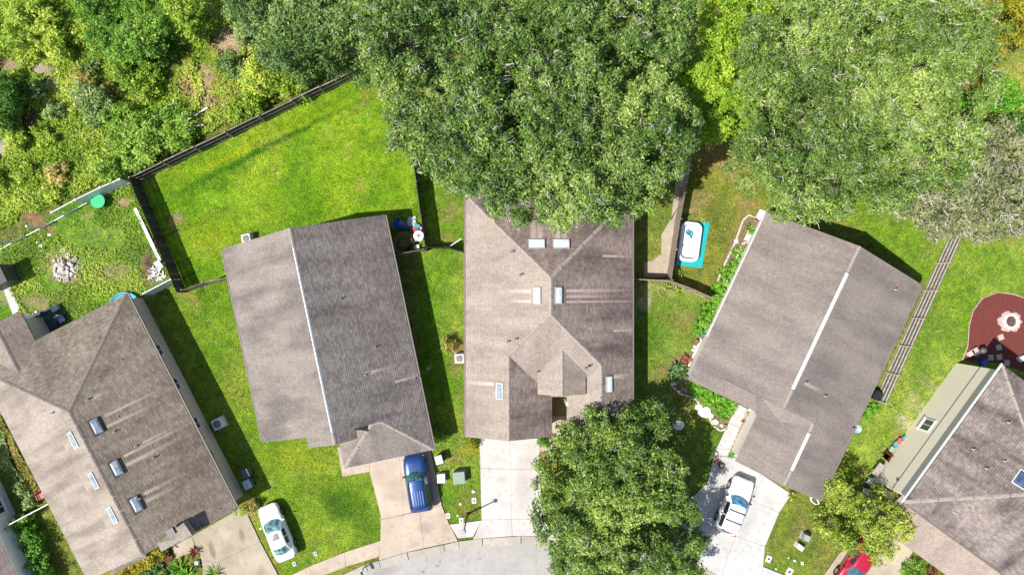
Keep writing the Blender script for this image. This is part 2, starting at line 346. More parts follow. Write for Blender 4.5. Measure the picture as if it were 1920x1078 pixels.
# worn and bare places, dry grass, mown bands: (px, py, rx, ry, angle, colour, strength)
SPOTS = [
    (430, 80, 30, 22, 0, (206, 176, 150), 1), (445, 65, 22, 14, 30, (214, 186, 158), 1), (470, 110, 14, 26, 20, (200, 170, 140), .9),
    (80, 128, 30, 14, 10, (206, 190, 170), .9), (98, 155, 12, 9, 0, (214, 200, 180), .9), (15, 122, 26, 14, 0, (196, 170, 140), .9),
    (55, 225, 14, 28, 10, (130, 100, 84), 1), (122, 215, 20, 14, 0, (140, 118, 96), .8), (225, 120, 22, 18, 0, (150, 128, 96), .7),
    (388, 145, 20, 34, 20, (196, 172, 146), .9), (400, 190, 34, 18, 0, (190, 170, 138), .8), (0, 285, 14, 18, 0, (220, 205, 190), .9),
    (350, 165, 24, 30, -10, (172, 150, 112), .8), (420, 170, 40, 26, -30, (170, 150, 100), .6), (500, 170, 50, 16, -22, (160, 160, 80), .5),
    (385, 225, 50, 12, -25, (176, 158, 104), .8), (70, 415, 34, 14, -30, (168, 130, 102), 1), (60, 395, 20, 12, -20, (150, 112, 90), .8),
    (238, 380, 18, 9, 10, (206, 168, 134), 1), (165, 405, 12, 9, 0, (190, 170, 120), .7), (122, 503, 42, 32, 0, (196, 176, 140), .95),
    (215, 508, 44, 22, -10, (168, 166, 110), .8), (280, 500, 16, 30, 10, (150, 110, 86), .9), (296, 515, 20, 12, 0, (190, 176, 150), .8),
    (70, 570, 34, 24, 0, (176, 164, 120), .8), (120, 560, 50, 18, -10, (150, 150, 90), .7), (12, 560, 18, 12, 0, (186, 172, 140), .7), (8, 400, 14, 10, 0, (150, 160, 60), .6),
    (331, 417, 12, 14, 0, (180, 160, 120), .85), (400, 378, 20, 8, 0, (150, 196, 40), .6), (440, 372, 60, 14, 0, (160, 206, 48), .6),
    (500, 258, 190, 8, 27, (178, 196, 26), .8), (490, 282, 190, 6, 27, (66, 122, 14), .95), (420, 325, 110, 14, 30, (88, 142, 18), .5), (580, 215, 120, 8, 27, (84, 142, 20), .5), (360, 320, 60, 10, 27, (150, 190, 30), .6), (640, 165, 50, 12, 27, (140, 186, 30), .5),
    (660, 330, 90, 40, 10, (146, 190, 24), .5), (675, 345, 10, 14, 0, (190, 186, 90), .7), (700, 180, 30, 14, 0, (150, 160, 50), .8), (745, 240, 22, 40, 0, (158, 166, 52), .7),
    (400, 440, 60, 34, 0, (150, 170, 26), .5), (540, 360, 60, 30, 0, (104, 160, 22), .35), (600, 290, 50, 20, 20, (100, 158, 20), .4), (680, 222, 14, 12, 0, (120, 200, 24), .5),
    (560, 860, 70, 30, 0, (158, 176, 44), .5), (640, 955, 46, 26, -10, (78, 118, 24), .7), (610, 930, 60, 14, -30, (82, 120, 26), .6), (540, 935, 60, 40, 0, (126, 168, 34), .5),
    (690, 1000, 24, 60, 10, (84, 134, 22), .6), (600, 1010, 40, 14, -20, (140, 160, 40), .5),
    (470, 620, 28, 60, 15, (156, 164, 70), .5), (440, 720, 26, 60, 15, (160, 166, 72), .45), (350, 562, 30, 8, -20, (166, 150, 90), .7),
    (845, 345, 22, 30, 0, (164, 158, 86), .6), (846, 395, 18, 22, 0, (168, 160, 96), .7), (840, 455, 24, 10, 0, (160, 150, 90), .7), (857, 650, 12, 40, 0, (150, 140, 84), .7),
    (858, 665, 24, 34, 0, (150, 128, 90), .8), (862, 500, 12, 60, 0, (158, 168, 80), .5), (866, 780, 10, 60, 0, (160, 160, 84), .6), (842, 850, 26, 14, 0, (170, 142, 92), .6), (880, 840, 20, 9, 0, (186, 170, 60), .7),
    (880, 950, 20, 36, 0, (146, 134, 74), .6), (860, 985, 24, 12, -10, (112, 112, 40), .7), (820, 870, 16, 10, 0, (180, 150, 120), .6),
    (1275, 610, 50, 26, -20, (140, 150, 62), .5), (1290, 590, 22, 24, -30, (166, 150, 96), .5), (1260, 720, 60, 30, -20, (144, 138, 70), .6), (1250, 700, 24, 18, 0, (164, 140, 96), .6), (1290, 770, 50, 30, 0, (128, 128, 56), .6),
    (1340, 800, 20, 26, 0, (96, 122, 36), .6), (1215, 570, 12, 20, 0, (200, 190, 160), .8), (1255, 545, 60, 7, 4, (196, 180, 150), .7), (1210, 640, 14, 60, 0, (92, 132, 30), .5),
    (1345, 280, 28, 34, -30, (190, 158, 104), .8), (1310, 310, 20, 26, 0, (180, 152, 96), .6), (1375, 330, 22, 34, 0, (186, 160, 110), .7), (1320, 375, 26, 20, 0, (170, 150, 108), .7), (1300, 395, 14, 10, 0, (196, 166, 130), .7),
    (1330, 255, 36, 14, 0, (120, 160, 30), .7), (1355, 440, 26, 60, 25, (132, 130, 66), .6), (1345, 400, 30, 34, 0, (106, 130, 40), .5), (1395, 420, 18, 40, 28, (166, 150, 92), .7), (1380, 480, 18, 40, 28, (140, 128, 72), .7),
    (1330, 500, 40, 24, 0, (146, 140, 66), .5), (1290, 520, 20, 10, 0, (120, 140, 40), .6), (1400, 385, 30, 14, -20, (184, 160, 110), .7),
    (1760, 430, 44, 20, -20, (150, 168, 60), .5), (1640, 400, 60, 30, 10, (126, 156, 48), .5), (1900, 180, 50, 70, 0, (186, 196, 84), .8), (1880, 440, 60, 20, 0, (164, 160, 84), .7), (1845, 450, 22, 16, 0, (190, 176, 120), .6),
    (1740, 720, 34, 12, -50, (196, 186, 150), .6), (1700, 790, 24, 20, -50, (206, 198, 170), .75), (1720, 760, 30, 9, -50, (200, 190, 150), .6), (1720, 690, 24, 50, 24, (104, 142, 42), .5), (1760, 600, 26, 50, 24, (112, 150, 48), .5),
    (1690, 830, 36, 14, -50, (170, 160, 100), .6), (1615, 890, 14, 10, 0, (186, 150, 112), .7), (1570, 880, 14, 60, 26, (96, 130, 40), .5),
    (1500, 1000, 34, 30, 0, (150, 136, 88), .55), (1550, 990, 20, 60, 10, (156, 150, 70), .5), (1545, 1050, 22, 34, 0, (160, 146, 82), .5), (1470, 1010, 14, 40, -20, (104, 128, 40), .5),
    (1020, 860, 9, 22, 0, (196, 156, 104), .9), (1230, 850, 90, 60, 0, (120, 124, 60), .6), (1230, 860, 20, 16, 0, (190, 150, 104), .7), (1330, 930, 40, 30, 0, (130, 130, 50), .5),
    (20, 830, 34, 60, 20, (120, 120, 60), .5), (110, 1000, 20, 60, 20, (130, 150, 50), .5), (45, 1000, 20, 60, 20, (70, 120, 20), .6), (470, 945, 14, 10, -30, (196, 160, 110), .8), (480, 965, 8, 18, -20, (170, 140, 100), .6),
]
def ground_color(x, y):
    """linear base colour of the ground at world x, y (arrays)"""
    jx = (fbm(x * .7 + 5, y * .7) - .5) * 1.7 + (fbm(x * 3, y * 3 + 8, 2) - .5) * .5; jy = (fbm(x * .7, y * .7 + 40) - .5) * 1.7 + (fbm(x * 3 + 60, y * 3, 2) - .5) * .5
    L = lambda c: np.array([lin(v) / KL for v in c])
    n1 = np.clip((fbm(x * .28 + 3, y * .28 + 7, 5) - .5) * 3.2 + .5, 0, 1)[..., None]
    out = np.zeros(x.shape + (3,))
    for i, (poly, a, b) in enumerate(BASE):
        col = L(a) * (1 - n1) + L(b) * n1
        if poly is None: out[:] = col
        else:
            k = inpoly(x, y, w(poly)); out[k] = col[k]
    n2 = (fbm(x * 1.7, y * 1.7 + 90, 4) - .5)[..., None]
    out = out * (1 + .8 * n2 * np.array([1.1, .9, .6]))
    s = HC / FP
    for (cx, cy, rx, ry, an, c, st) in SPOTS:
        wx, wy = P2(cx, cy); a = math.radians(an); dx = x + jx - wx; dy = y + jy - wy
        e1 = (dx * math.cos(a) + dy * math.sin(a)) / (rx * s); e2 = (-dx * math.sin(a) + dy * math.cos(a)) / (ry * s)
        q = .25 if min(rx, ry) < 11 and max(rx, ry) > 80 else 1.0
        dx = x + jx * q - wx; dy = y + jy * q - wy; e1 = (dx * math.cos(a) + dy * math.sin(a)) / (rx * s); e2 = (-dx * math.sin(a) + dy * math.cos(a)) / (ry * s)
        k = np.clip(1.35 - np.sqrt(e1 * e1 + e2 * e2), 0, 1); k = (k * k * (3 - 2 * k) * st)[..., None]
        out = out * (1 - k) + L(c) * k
    return np.clip(out, .004, .8)

def axis(lim, step, outer):
    a = list(np.arange(-lim, lim + 1e-6, step)); e = []; q = lim
    for k in outer: e.append(k)
    return np.array([-k for k in reversed(e)] + a + e)
gx = axis(50, .25, [56, 65, 90, 150, 400, 1200, 3000]); gy = axis(30, .25, [34, 42, 60, 120, 400, 1200, 3000])
X, Y = np.meshgrid(gx, gy); cg = ground_color(X, Y); nx, ny = len(gx), len(gy)
Z = (fbm(X * .5, Y * .5) - .5) * .05 * (np.abs(X) < 50) - .0
Z = np.minimum(Z, .02)
me = bpy.data.meshes.new('ground'); nv = nx * ny
me.vertices.add(nv); me.vertices.foreach_set('co', np.stack([X, Y, Z], -1).reshape(-1).astype(np.float32))
ii = np.arange(nv).reshape(ny, nx); q = np.stack([ii[:-1, :-1], ii[:-1, 1:], ii[1:, 1:], ii[1:, :-1]], -1).reshape(-1, 4)
me.loops.add(q.size); me.loops.foreach_set('vertex_index', q.reshape(-1).astype(np.int32))
me.polygons.add(len(q)); me.polygons.foreach_set('loop_start', np.arange(0, q.size, 4, dtype=np.int32)); me.polygons.foreach_set('loop_total', np.full(len(q), 4, np.int32))
me.update(calc_edges=True)
at = me.color_attributes.new('soilcolor', 'FLOAT_COLOR', 'POINT')
at.data.foreach_set('color', np.concatenate([cg.reshape(-1, 3), np.ones((nv, 1))], 1).reshape(-1).astype(np.float32))
m = NT('lawn'); a = m.new('ShaderNodeAttribute', attribute_name='soilcolor').outputs['Color']
geo = m.new('ShaderNodeNewGeometry').outputs['Position']
n1 = m.noise(geo, 7, 5, .75); n2 = m.noise(geo, 2.2, 4, .6); n3 = m.noise(geo, 24, 3, .7)
c = m.mix(1.0, a, m.ramp(n1, [(.36, (.42, .55, .4, 1)), (.5, (1, 1, 1, 1)), (.64, (1.7, 1.5, 1.35, 1))]), 'MULTIPLY')
c = m.mix(1.0, c, m.ramp(n2, [(.36, (.72, .8, .85, 1)), (.64, (1.25, 1.15, .95, 1))]), 'MULTIPLY')
c = m.mix(1.0, c, m.ramp(n3, [(.36, (.62, .7, .6, 1)), (.5, (1, 1, 1, 1)), (.66, (1.5, 1.35, 1.5, 1))]), 'MULTIPLY')
m.color(c); m.r(.9, .15); m.bump(m.math('ADD', n1, m.math('MULTIPLY', n3, .7)), .9, .09)
me.materials.append(m.mat); ground = link('ground', me); tag(ground, kind='structure')

# grass blades standing in the lawns
tm = NT('grass_blade'); a = tm.new('ShaderNodeAttribute', attribute_name='soilcolor').outputs['Color']; tm.color(a); tm.r(.7, .25)
tr = tm.new('ShaderNodeBsdfTranslucent'); tm.set(tr.inputs[0], a); mx = tm.new('ShaderNodeMixShader'); mx.inputs[0].default_value = .2
tm.t.links.new(tm.bsdf.outputs[0], mx.inputs[1]); tm.t.links.new(tr.outputs[0], mx.inputs[2]); tm.t.links.new(mx.outputs[0], tm.out.inputs[0])
NOGRASS = []   # world polygons kept clear (paving, houses), filled below before grass() runs
def grass():
    N = 330000; x = RNG.uniform(-43.5, 43.5, N); y = RNG.uniform(-24.5, 24.5, N)
    keep = np.ones(N, bool)
    for poly in NOGRASS: keep &= ~inpoly(x, y, poly)
    x = x[keep]; y = y[keep]; N = len(x)
    c = ground_color(x, y); g = (c[:, 1] > c[:, 0] * 1.02); x, y, c = x[g], y[g], c[g]; N = len(x)
    dry = (fbm(x * 1.1 + 30, y * 1.1, 4) + RNG.normal(size=N) * .05) > .66; c[dry] = c[dry] * .35 + np.array([lin(196) / KL, lin(186) / KL, lin(110) / KL]) * .65
    wd = (fbm(x * 1.6 + 90, y * 1.6 + 5, 3) + RNG.normal(size=N) * .05) > .70; c[wd] = c[wd] * np.array([.55, .8, .5])
    c = c * RNG.uniform(.6, 1.7, (N, 1)) * (.35 + 1.3 * fbm(x * 3.1, y * 3.1, 2))[:, None] * np.array([1.06, 1, 1.15]); c = np.clip(c, 0, .7)
    L = RNG.uniform(.05, .13, N); W = RNG.uniform(.02, .045, N); an = RNG.uniform(0, 6.283, N); h = RNG.uniform(.02, .10, N)
    dx, dy = np.cos(an), np.sin(an)
    v = np.zeros((N, 3, 3)); v[:, 0] = np.stack([x - dy * W, y + dx * W, np.full(N, .005)], -1); v[:, 1] = np.stack([x + dy * W, y - dx * W, np.full(N, .005)], -1)
    v[:, 2] = np.stack([x + dx * L, y + dy * L, h], -1)
    me = bpy.data.meshes.new('grass'); me.vertices.add(3 * N); me.vertices.foreach_set('co', v.reshape(-1).astype(np.float32))
    me.loops.add(3 * N); me.loops.foreach_set('vertex_index', np.arange(3 * N, dtype=np.int32)); me.polygons.add(N)
    me.polygons.foreach_set('loop_start', np.arange(0, 3 * N, 3, dtype=np.int32)); me.polygons.foreach_set('loop_total', np.full(N, 3, np.int32)); me.update()
    at = me.color_attributes.new('soilcolor', 'FLOAT_COLOR', 'POINT')
    cc = np.repeat(np.concatenate([c, np.ones((N, 1))], 1), 3, 0); at.data.foreach_set('color', cc.reshape(-1).astype(np.float32))
    me.materials.append(tm.mat); o = link('grass', me); tag(o, 'short rough lawn grass between the houses', 'grass', kind='stuff')

# ------------------------------------------------------------------ paving
def paving(name, slabs, top, mat, thick=.1, gap=.012, out=.03):
    """slabs: list of pixel polygons; the bed under them shows in the joints"""
    root = bpy.data.objects.new(name, None); COL.objects.link(root); root['kind'] = 'structure'
    for sl in slabs:
        pts = [Vector(P2(a, b, top)) for a, b in sl]; c = sum(pts, Vector((0, 0))) / len(pts)
        NOGRASS.append([tuple(p + (p - c).normalized() * .03) for p in pts])
        q = [p - (p - c).normalized() * gap for p in pts]
        MB().prism([tuple(p) for p in q], -.05, top, mat).build('slab', root)
        bed = [tuple(p + (p - c).normalized() * .004) for p in pts]
        MB().prism(bed, -.06, top - .022, M['joint']).build('joint_bed', root)['kind'] = 'stuff'
    return root

kb = [(380, 1185), (520, 1130), (613, 1091), (685, 1057.6), (710, 1051), (763, 1035.5), (832, 1021), (859.5, 1014.7), (904, 1009.5), (977, 1004.8), (1016, 1006), (1080, 1010), (1150, 1020), (1215, 1034), (1280, 1052), (1346, 1078), (1400, 1103), (1460, 1135), (1560, 1190)]
def off(pl, d):
    o = []
    for i, p in enumerate(pl):
        a = Vector(pl[max(i - 1, 0)]); b = Vector(pl[min(i + 1, len(pl) - 1)]); t = (b - a).normalized(); o.append((p[0] - t.y * d, p[1] + t.x * d))
    return o
kf = off(kb, 15.5); ki = off(kb, 6)
road = MB(); rp = [P2(a, b) for a, b in off(kb, 13)] + [P2(1900, 1700), P2(0, 1700)]
road.prism(rp, -.05, .022, M['road']); r_ = road.build('road'); r_['kind'] = 'structure'; NOGRASS.append(rp)
kr = bpy.data.objects.new('kerb', None); COL.objects.link(kr); kr['kind'] = 'structure'
for i in range(len(kb) - 1):
    a0, a1, i0, i1, f0, f1 = kb[i], kb[i + 1], ki[i], ki[i + 1], kf[i], kf[i + 1]
    def sh(p, q, t): return (p[0] + (q[0] - p[0]) * t, p[1] + (q[1] - p[1]) * t)
    e = .012
    ring = [(sh(a0, a1, e), .115), (sh(a0, a1, 1 - e), .115), (sh(i0, i1, 1 - e), .10), (sh(i0, i1, e), .10), (sh(f0, f1, e), .034), (sh(f0, f1, 1 - e), .034)]
    v = [P(p[0], p[1], z) for p, z in ring] + [P(p[0], p[1], z) + Vector((0, 0, -.15)) for p, z in ring]
    MB().add(v, [(3, 2, 1, 0), (4, 5, 2, 3), (0, 1, 7, 6), (4, 3, 9, 10), (3, 0, 6, 9), (1, 2, 8, 7), (2, 5, 11, 8), (5, 4, 10, 11)], M['con_c']).build('kerb_segment', kr)
    NOGRASS.append([P2(*a0), P2(*a1), P2(*f1), P2(*f0)])

paving('middle_driveway', [
    [(898.5, 815), (955, 815), (957, 879.5), (900.5, 878)], [(955, 815), (1012, 815), (1012, 880), (957, 879.5)],
    [(900.5, 878), (957, 879.5), (959, 973), (903, 974)], [(957, 879.5), (1012, 880), (1017, 972), (959, 973)],
    [(903, 974), (959, 973), (960.6, 1004.5), (904, 1009), (887, 1011)], [(959, 973), (1017, 972), (1030, 990), (1040, 1006), (1016, 1005), (977, 1004.4), (960.6, 1004.5)]], .10, M['con_w'])
paving('front_path', [[(1012, 826), (1036, 820), (1034, 780), (1065, 780), (1064, 800), (1052, 812), (1050, 846), (1012, 846)]], .09, M['con_b'])
paving('pavement_by_lamp', [[(842.7, 982.8), (872, 979.5), (873, 1007.5), (858, 1008.7)], [(872, 979.5), (903, 975), (887, 1006), (873, 1007.5)],
    [(1040, 976), (1110, 976), (1110, 1010), (1045, 1006)]], .10, M['con_w'])
paving('tan_driveway', [
    [(632, 838), (643, 836), (650, 870), (693, 868), (693, 884), (642, 893)],
    [(693, 860), (748, 850), (757, 964), (714, 974), (714, 966), (693, 884)], [(748, 850), (806, 836), (828, 947), (757, 964)],
    [(714, 974), (786.6, 958), (795, 1027), (763, 1035), (711, 1050), (713, 1013)], [(786.6, 958), (828, 947), (842, 982), (858.5, 1014), (795, 1027)]], .10, M['con_b'])
paving('pavement', [[(713.6, 1013), (711, 1043), (648, 1062), (646, 1035)], [(646, 1035), (648, 1062), (586, 1086), (579.5, 1061.5)],
    [(579.5, 1061.5), (586, 1086), (525, 1118), (500, 1100)]], .095, M['con_b'])
paving('old_driveway', [
    [(359, 1005), (455, 950), (462, 960), (488, 1016), (407, 1054), (378, 1050)], [(407, 1054), (443, 1037), (462, 1078), (480, 1120), (420, 1120)],
    [(443, 1037), (488, 1016), (520, 1075), (540, 1120), (480, 1120)], [(378, 1050), (407, 1054), (420, 1120), (385, 1120)]], .10, M['con_d'])
paving('entry_path', [[(322, 1024), (359, 1005), (368, 1030), (330, 1047)]], .09, M['con_d'])
paving('white_driveway', [
    [(1340, 853), (1381, 858), (1433, 892), (1408, 937), (1326, 905)], [(1433, 892), (1484, 926), (1461, 961), (1408, 937)],
    [(1326, 905), (1408, 937), (1379.6, 1004), (1270, 960)], [(1408, 937), (1461, 961), (1434.5, 1024), (1379.6, 1004)],
    [(1270, 960), (1379.6, 1004), (1352, 1080), (1285, 1053), (1255, 1040)], [(1379.6, 1004), (1434.5, 1024), (1431, 1062), (1425, 1114), (1352, 1080)],
    [(1431, 1062), (1500, 1090), (1520, 1130), (1425, 1114)]], .10, M['con_x'])
paving('garden_path', [[(1383, 757), (1401, 766), (1386, 802), (1366, 793)], [(1366, 793), (1386, 802), (1369, 842), (1344, 840)],
    [(1344, 840), (1369, 842), (1392, 858), (1340, 853)]], .09, M['con_x'])
paving('side_driveway', [[(1575, 1035), (1700, 985), (1712, 1030), (1690, 1120), (1515, 1120)]], .09, M['con_d'])
paving('side_path', [[(1252, 420), (1276, 380), (1262, 520), (1207, 520), (1207, 492), (1222, 490), (1240, 476), (1240, 440)], [(1268, 330), (1290, 240), (1300, 240), (1276, 380), (1258, 415)]], .03, M['con_d'])
paving('yard_path', [[(1, 530), (16, 528), (38, 582), (24, 590)]], .06, M['con_x'])
paving('foundation_walk', [[(1437, 396), (1425, 392), (1394, 450), (1404, 452)], [(1392, 455), (1404, 452), (1302, 690), (1288, 690)]], .06, M['offwhite'])

# ------------------------------------------------------------------ houses
class Fr:
    def __init__(s, ux, uy): s.u = Vector((ux, uy)).normalized(); s.v = Vector((-s.u.y, s.u.x))
    def __call__(s, u, v, z=0.0): p = s.u * u + s.v * v; return Vector((p.x, p.y, z))
    def ang(s): return math.atan2(s.u.y, s.u.x)

def roof_mesh(name, polys, mat, edge, parent, thick=.16):
    """polys: lists of 3D points, one for each slope; a closed shell with fascia"""
    bm = bmesh.new()
    for p in polys:
        vs = [bm.verts.new(q) for q in p]; f = bm.faces.new(vs)
    bmesh.ops.remove_doubles(bm, verts=bm.verts, dist=.02)
    for f in bm.faces:
        f.normal_update()
        if f.normal.z < 0: f.normal_flip()
    top = list(bm.faces); mp = {}
    for vtx in list(bm.verts): mp[vtx] = bm.verts.new(vtx.co - Vector((0, 0, thick)))
    bed = [e for e in bm.edges if len(e.link_faces) == 1]
    for f in top: bm.faces.new([mp[v] for v in reversed(f.verts)]).material_index = 1
    for e in bed:
        a, b = e.verts; l = e.link_loops[0]
        if l.vert != a: a, b = b, a
        bm.faces.new([b, a, mp[a], mp[b]]).material_index = 1
    me = bpy.data.meshes.new(name); bm.to_mesh(me); bm.free(); me.materials.append(mat); me.materials.append(edge)
    return link(name, me, parent)

def cap(a, b, mat, parent, wd=.28, h=.035, name='ridge_cap', lift=.02):
    a = Vector(a); b = Vector(b); d = (b - a).normalized(); s = d.cross(Vector((0, 0, 1))).normalized() * wd / 2; up = Vector((0, 0, 1))
    v = []
    for p in (a, b): v += [p - s + up * (lift - .055), p + up * (h + lift), p + s + up * (lift - .055), p + up * (-.1)]
    return MB().add(v, [(0, 1, 5, 4), (1, 2, 6, 5), (2, 3, 7, 6), (3, 0, 4, 7), (3, 2, 1, 0), (4, 5, 6, 7)], mat).build(name, parent)
def caps(a, b, mat, parent, seg=1.2):
    a = Vector(a); b = Vector(b); n = max(1, round((b - a).length / seg))
    for i in range(n): cap(a.lerp(b, i / n), a.lerp(b, (i + 1) / n - .01), mat, parent, lift=.018 + .008 * (i % 2))

def walls(fr, foot, z1, mat, parent, name='wall'):
    """each side of the house is its own wall panel"""
    pts = [fr(u, v) for u, v in foot]; n = len(pts)
    ar = sum(pts[i].x * pts[(i + 1) % n].y - pts[(i + 1) % n].x * pts[i].y for i in range(n))
    if ar < 0: pts = pts[::-1]
    NOGRASS.append([(p.x, p.y) for p in pts])
    for i in range(n):
        a, b = pts[i], pts[(i + 1) % n]; d = (b - a).normalized(); nrm = Vector((d.y, -d.x, 0))
        z = z1 if not callable(z1) else z1
        q = [a, b, b - nrm * .15 - d * .15 * 0, a - nrm * .15]
        MB().prism([(p.x, p.y) for p in [a + d * .002, b - d * .152, b - d * .152 - nrm * .15, a + d * .002 - nrm * .15]], -.1, z, mat).build(name, parent)

def on_slope(px, py, pl):
    """point of the roof plane (point, normal) seen at a pixel"""
    o = Vector((0, 0, HC)); d = P(px, py, 0) - o; p0, n = pl
    t = (p0 - o).dot(n) / d.dot(n); return o + d * t
def plane(a, b, c):
    n = (b - a).cross(c - a).normalized()
    return (a, n if n.z > 0 else -n)
def basis(n):
    t = n.cross(Vector((0, 0, 1))).normalized(); d = n.cross(t)     # d points up the slope
    if d.z < 0: d = -d; t = -t
    return t, d
def slope_obj(pl, px, py, name, parent, boxes, rise=0.0):
    """small roof fitting: boxes = (along, up, out, dx, dy, dz, material) in the slope's own frame"""
    p = on_slope(px, py, pl) + pl[1] * rise; t, d = basis(pl[1]); R = Matrix((t, d, pl[1])).transposed()
    if R.determinant() < 0: R = Matrix((-t, d, pl[1])).transposed()
    return p, R.to_4x4()
def skylight(pl, px, py, wt, wd, parent, kind='dome'):
    """wt: size along the level line, wd: size up the slope"""
    p, R = slope_obj(pl, px, py, 'skylight', parent, None)
    def put(mb, name, par): 
        o = mb.build(name, par); return o
    fm, gm, hi = {'dome': (M['flashlight'], M['skyglass'], .16), 'blue': (M['offwhite'], M['skyblue'], .10), 'dark': (M['flash'], M['skyblue'], .17)}[kind]
    X4 = Matrix.Translation(p) @ R
    def rb(mb): mb.v = [tuple(X4 @ Vector(v)) for v in mb.v]; return mb
    cb = MB(); e = .06
    cb.box((0, wd / 2 - e / 2, hi / 2 - .02), (wt, e, hi + .04), fm).box((0, -wd / 2 + e / 2, hi / 2 - .02), (wt, e, hi + .04), fm)
    cb.box((wt / 2 - e / 2, 0, hi / 2 - .02), (e, wd - 2 * e - .004, hi + .04), fm).box((-wt / 2 + e / 2, 0, hi / 2 - .02), (e, wd - 2 * e - .004, hi + .04), fm)
    f = rb(cb).build('skylight', parent)
    g = MB(); a, b = wt / 2 - e - .004, wd / 2 - e - .004; z0 = hi - .02; k = .6
    g.add([(-a, -b, z0), (a, -b, z0), (a, b, z0), (-a, b, z0), (-a * k, -b * k, z0 + .05), (a * k, -b * k, z0 + .05), (a * k, b * k, z0 + .05), (-a * k, b * k, z0 + .05)],
          [(4, 5, 6, 7), (0, 1, 5, 4), (1, 2, 6, 5), (2, 3, 7, 6), (3, 0, 4, 7)], gm, kind == 'dome')
    rb(g).build('skylight_pane', f)
    if kind == 'dark':       # deep upstand in shade on the low side
        rb(MB().box((0, wd / 2 + .05, hi / 2), (wt + .1, .09, hi + .02), M['dgrey'])).build('flashing', f)
    return f
def roof_vent(pl, px, py, parent, r=.06, h=.35, box=False):
    p = on_slope(px, py, pl); mb = MB()
    if box: mb.box(p + Vector((0, 0, .08)), (.3, .3, .2), M['grey'], rz=.4, bev=.05)
    else:
        mb.cyl(p - Vector((0, 0, .05)), r * 2.2, .1, M['dgrey'], 12, r * 1.3); mb.cyl(p + Vector((0, 0, .04)), r, h, M['offwhite'], 10)
        mb.cyl(p + Vector((0, 0, .04 + h)), r * .8, .004, M['black'], 10)
    return mb.build('vent_pipe', parent)
def wall_window(c, d, out, wd, h, parent, framem, glassm, bars=1):
    """window in a wall: centre, along vector, outward vector"""
    rz = math.atan2(d.y, d.x); f = MB(); z = c.z
    Mx = Matrix.Translation(c) @ Matrix.Rotation(rz, 4, 'Z')
    s = -1 if (Mx.to_3x3() @ Vector((0, 1, 0))).dot(out) > 0 else 1
    e = .07
    for (x, zz, w_, h_) in ((0, h / 2, wd + 2 * e, e), (0, -h / 2, wd + 2 * e, e), (-wd / 2, 0, e, h - e - .01), (wd / 2, 0, e, h - e - .01)):
        f.box((x, -s * .03, zz), (w_, .09, h_), framem)
    for k in range(bars): f.box(((k + 1) * wd / (bars + 1) - wd / 2, -s * .02, 0), (.05, .05, h - .08), framem)
    f.v = [tuple(Mx @ Vector(v)) for v in f.v]; fo = f.build('window', parent)
    g = MB().box((0, -s * .012, 0), (wd - .08, .02, h - .08), glassm); g.v = [tuple(Mx @ Vector(v)) for v in g.v]; g.build('window_pane', fo)
    sl = MB().box((0, -s * .08, -h / 2 - .06), (wd + .2, .14, .04), framem); sl.v = [tuple(Mx @ Vector(v)) for v in sl.v]; sl.build('window_sill', fo)

def streak(pl, px, py, L, wd, sgn=1):
    p = on_slope(px, py, pl); t, d = basis(pl[1]); q = Vector((-d.x, -d.y, 0)).normalized() * L
    return (p.x, p.y, p.x + q.x, p.y + q.y, wd, sgn)

fascia = plain('fascia', (.15, .13, .115, 1), .6)
fasciaw = plain('fascia_pale', (.50, .48, .45, 1), .6)

# --- house with the long white ridge vent, second from the scrub
F1 = Fr(.978, .206); ze = 2.7; k1 = .52
zr = ze + k1 * 6.6
h1 = thing('house', F1(-15.3, -1, 0), 'grey-brown gabled house with a white ridge vent beside the walled green yard', 'house')
h1.location = (0, 0, 0)
z_ = lambda d: ze + k1 * d
rL = [F1(-15.3, 7.74, zr), F1(-15.3, -8.75, zr), F1(-17.7, -8.75, z_(4.2)), F1(-17.7, -7.95, z_(4.2)), F1(-21.9, -7.95, ze), F1(-21.9, 7.74, ze)]
rR = [F1(-15.3, 7.74, zr), F1(-8.7, 7.74, ze), F1(-8.7, -11.3, ze), F1(-12.0, -8.0, z_(3.3)), F1(-13.8, -8.0, z_(5.1)), F1(-13.8, -8.75, z_(5.1)), F1(-15.3, -8.75, zr)]
PL1, PR1 = plane(rL[0], rL[1], rL[4]), plane(rR[0], rR[1], rR[2])
sg = [F1(-15.97, -11.3, ze), F1(-8.7, -11.3, ze), F1(-12.0, -8.0, z_(3.3)), F1(-12.67, -8.0, z_(3.3))]
sgl = [F1(-15.97, -11.3, ze), F1(-12.67, -8.0, z_(3.3)), F1(-15.97, -8.0, ze)]
RM1 = roof_mat('shingles_grey_brown', A(176, 164, 154), A(124, 115, 111), .8, seed=2.0, ln=.8, cont=.12)
RM1b = roof_mat('shingles_grey_brown_shade_side', A(186, 175, 168), A(136, 124, 120), .7, seed=3.0, ln=.22, cont=.36, streaks=[streak(PR1, 686, 700, 2.2, .35), streak(PR1, 740, 716, 3, .3)])  # copy for the slope facing away from the sun, deeper painted step shadows
r1 = roof_mesh('roof', [rL, rR, sg, sgl], RM1, fascia, h1); r1.data.materials.append(RM1b)
for p in r1.data.polygons:
    if p.material_index == 0 and p.normal.z > .1 and p.normal.dot(PR1[1]) > .98: p.material_index = 2
capm = plain('ridge_shingle', A(186, 172, 162), .85, .2, .2, 5); capd = plain('ridge_shingle_dark', A(150, 138, 130), .85, .2, .2, 5)
caps(F1(-15.3, 7.74, zr), F1(-15.3, 6.3, zr), capm, h1); caps(F1(-15.3, -8.7, zr), F1(-15.3, -7.9, zr), capm, h1)
caps(sg[0], sg[3], capm, h1); caps(sg[1], sg[2], capm, h1); caps(sg[3], sg[2], capm, h1)
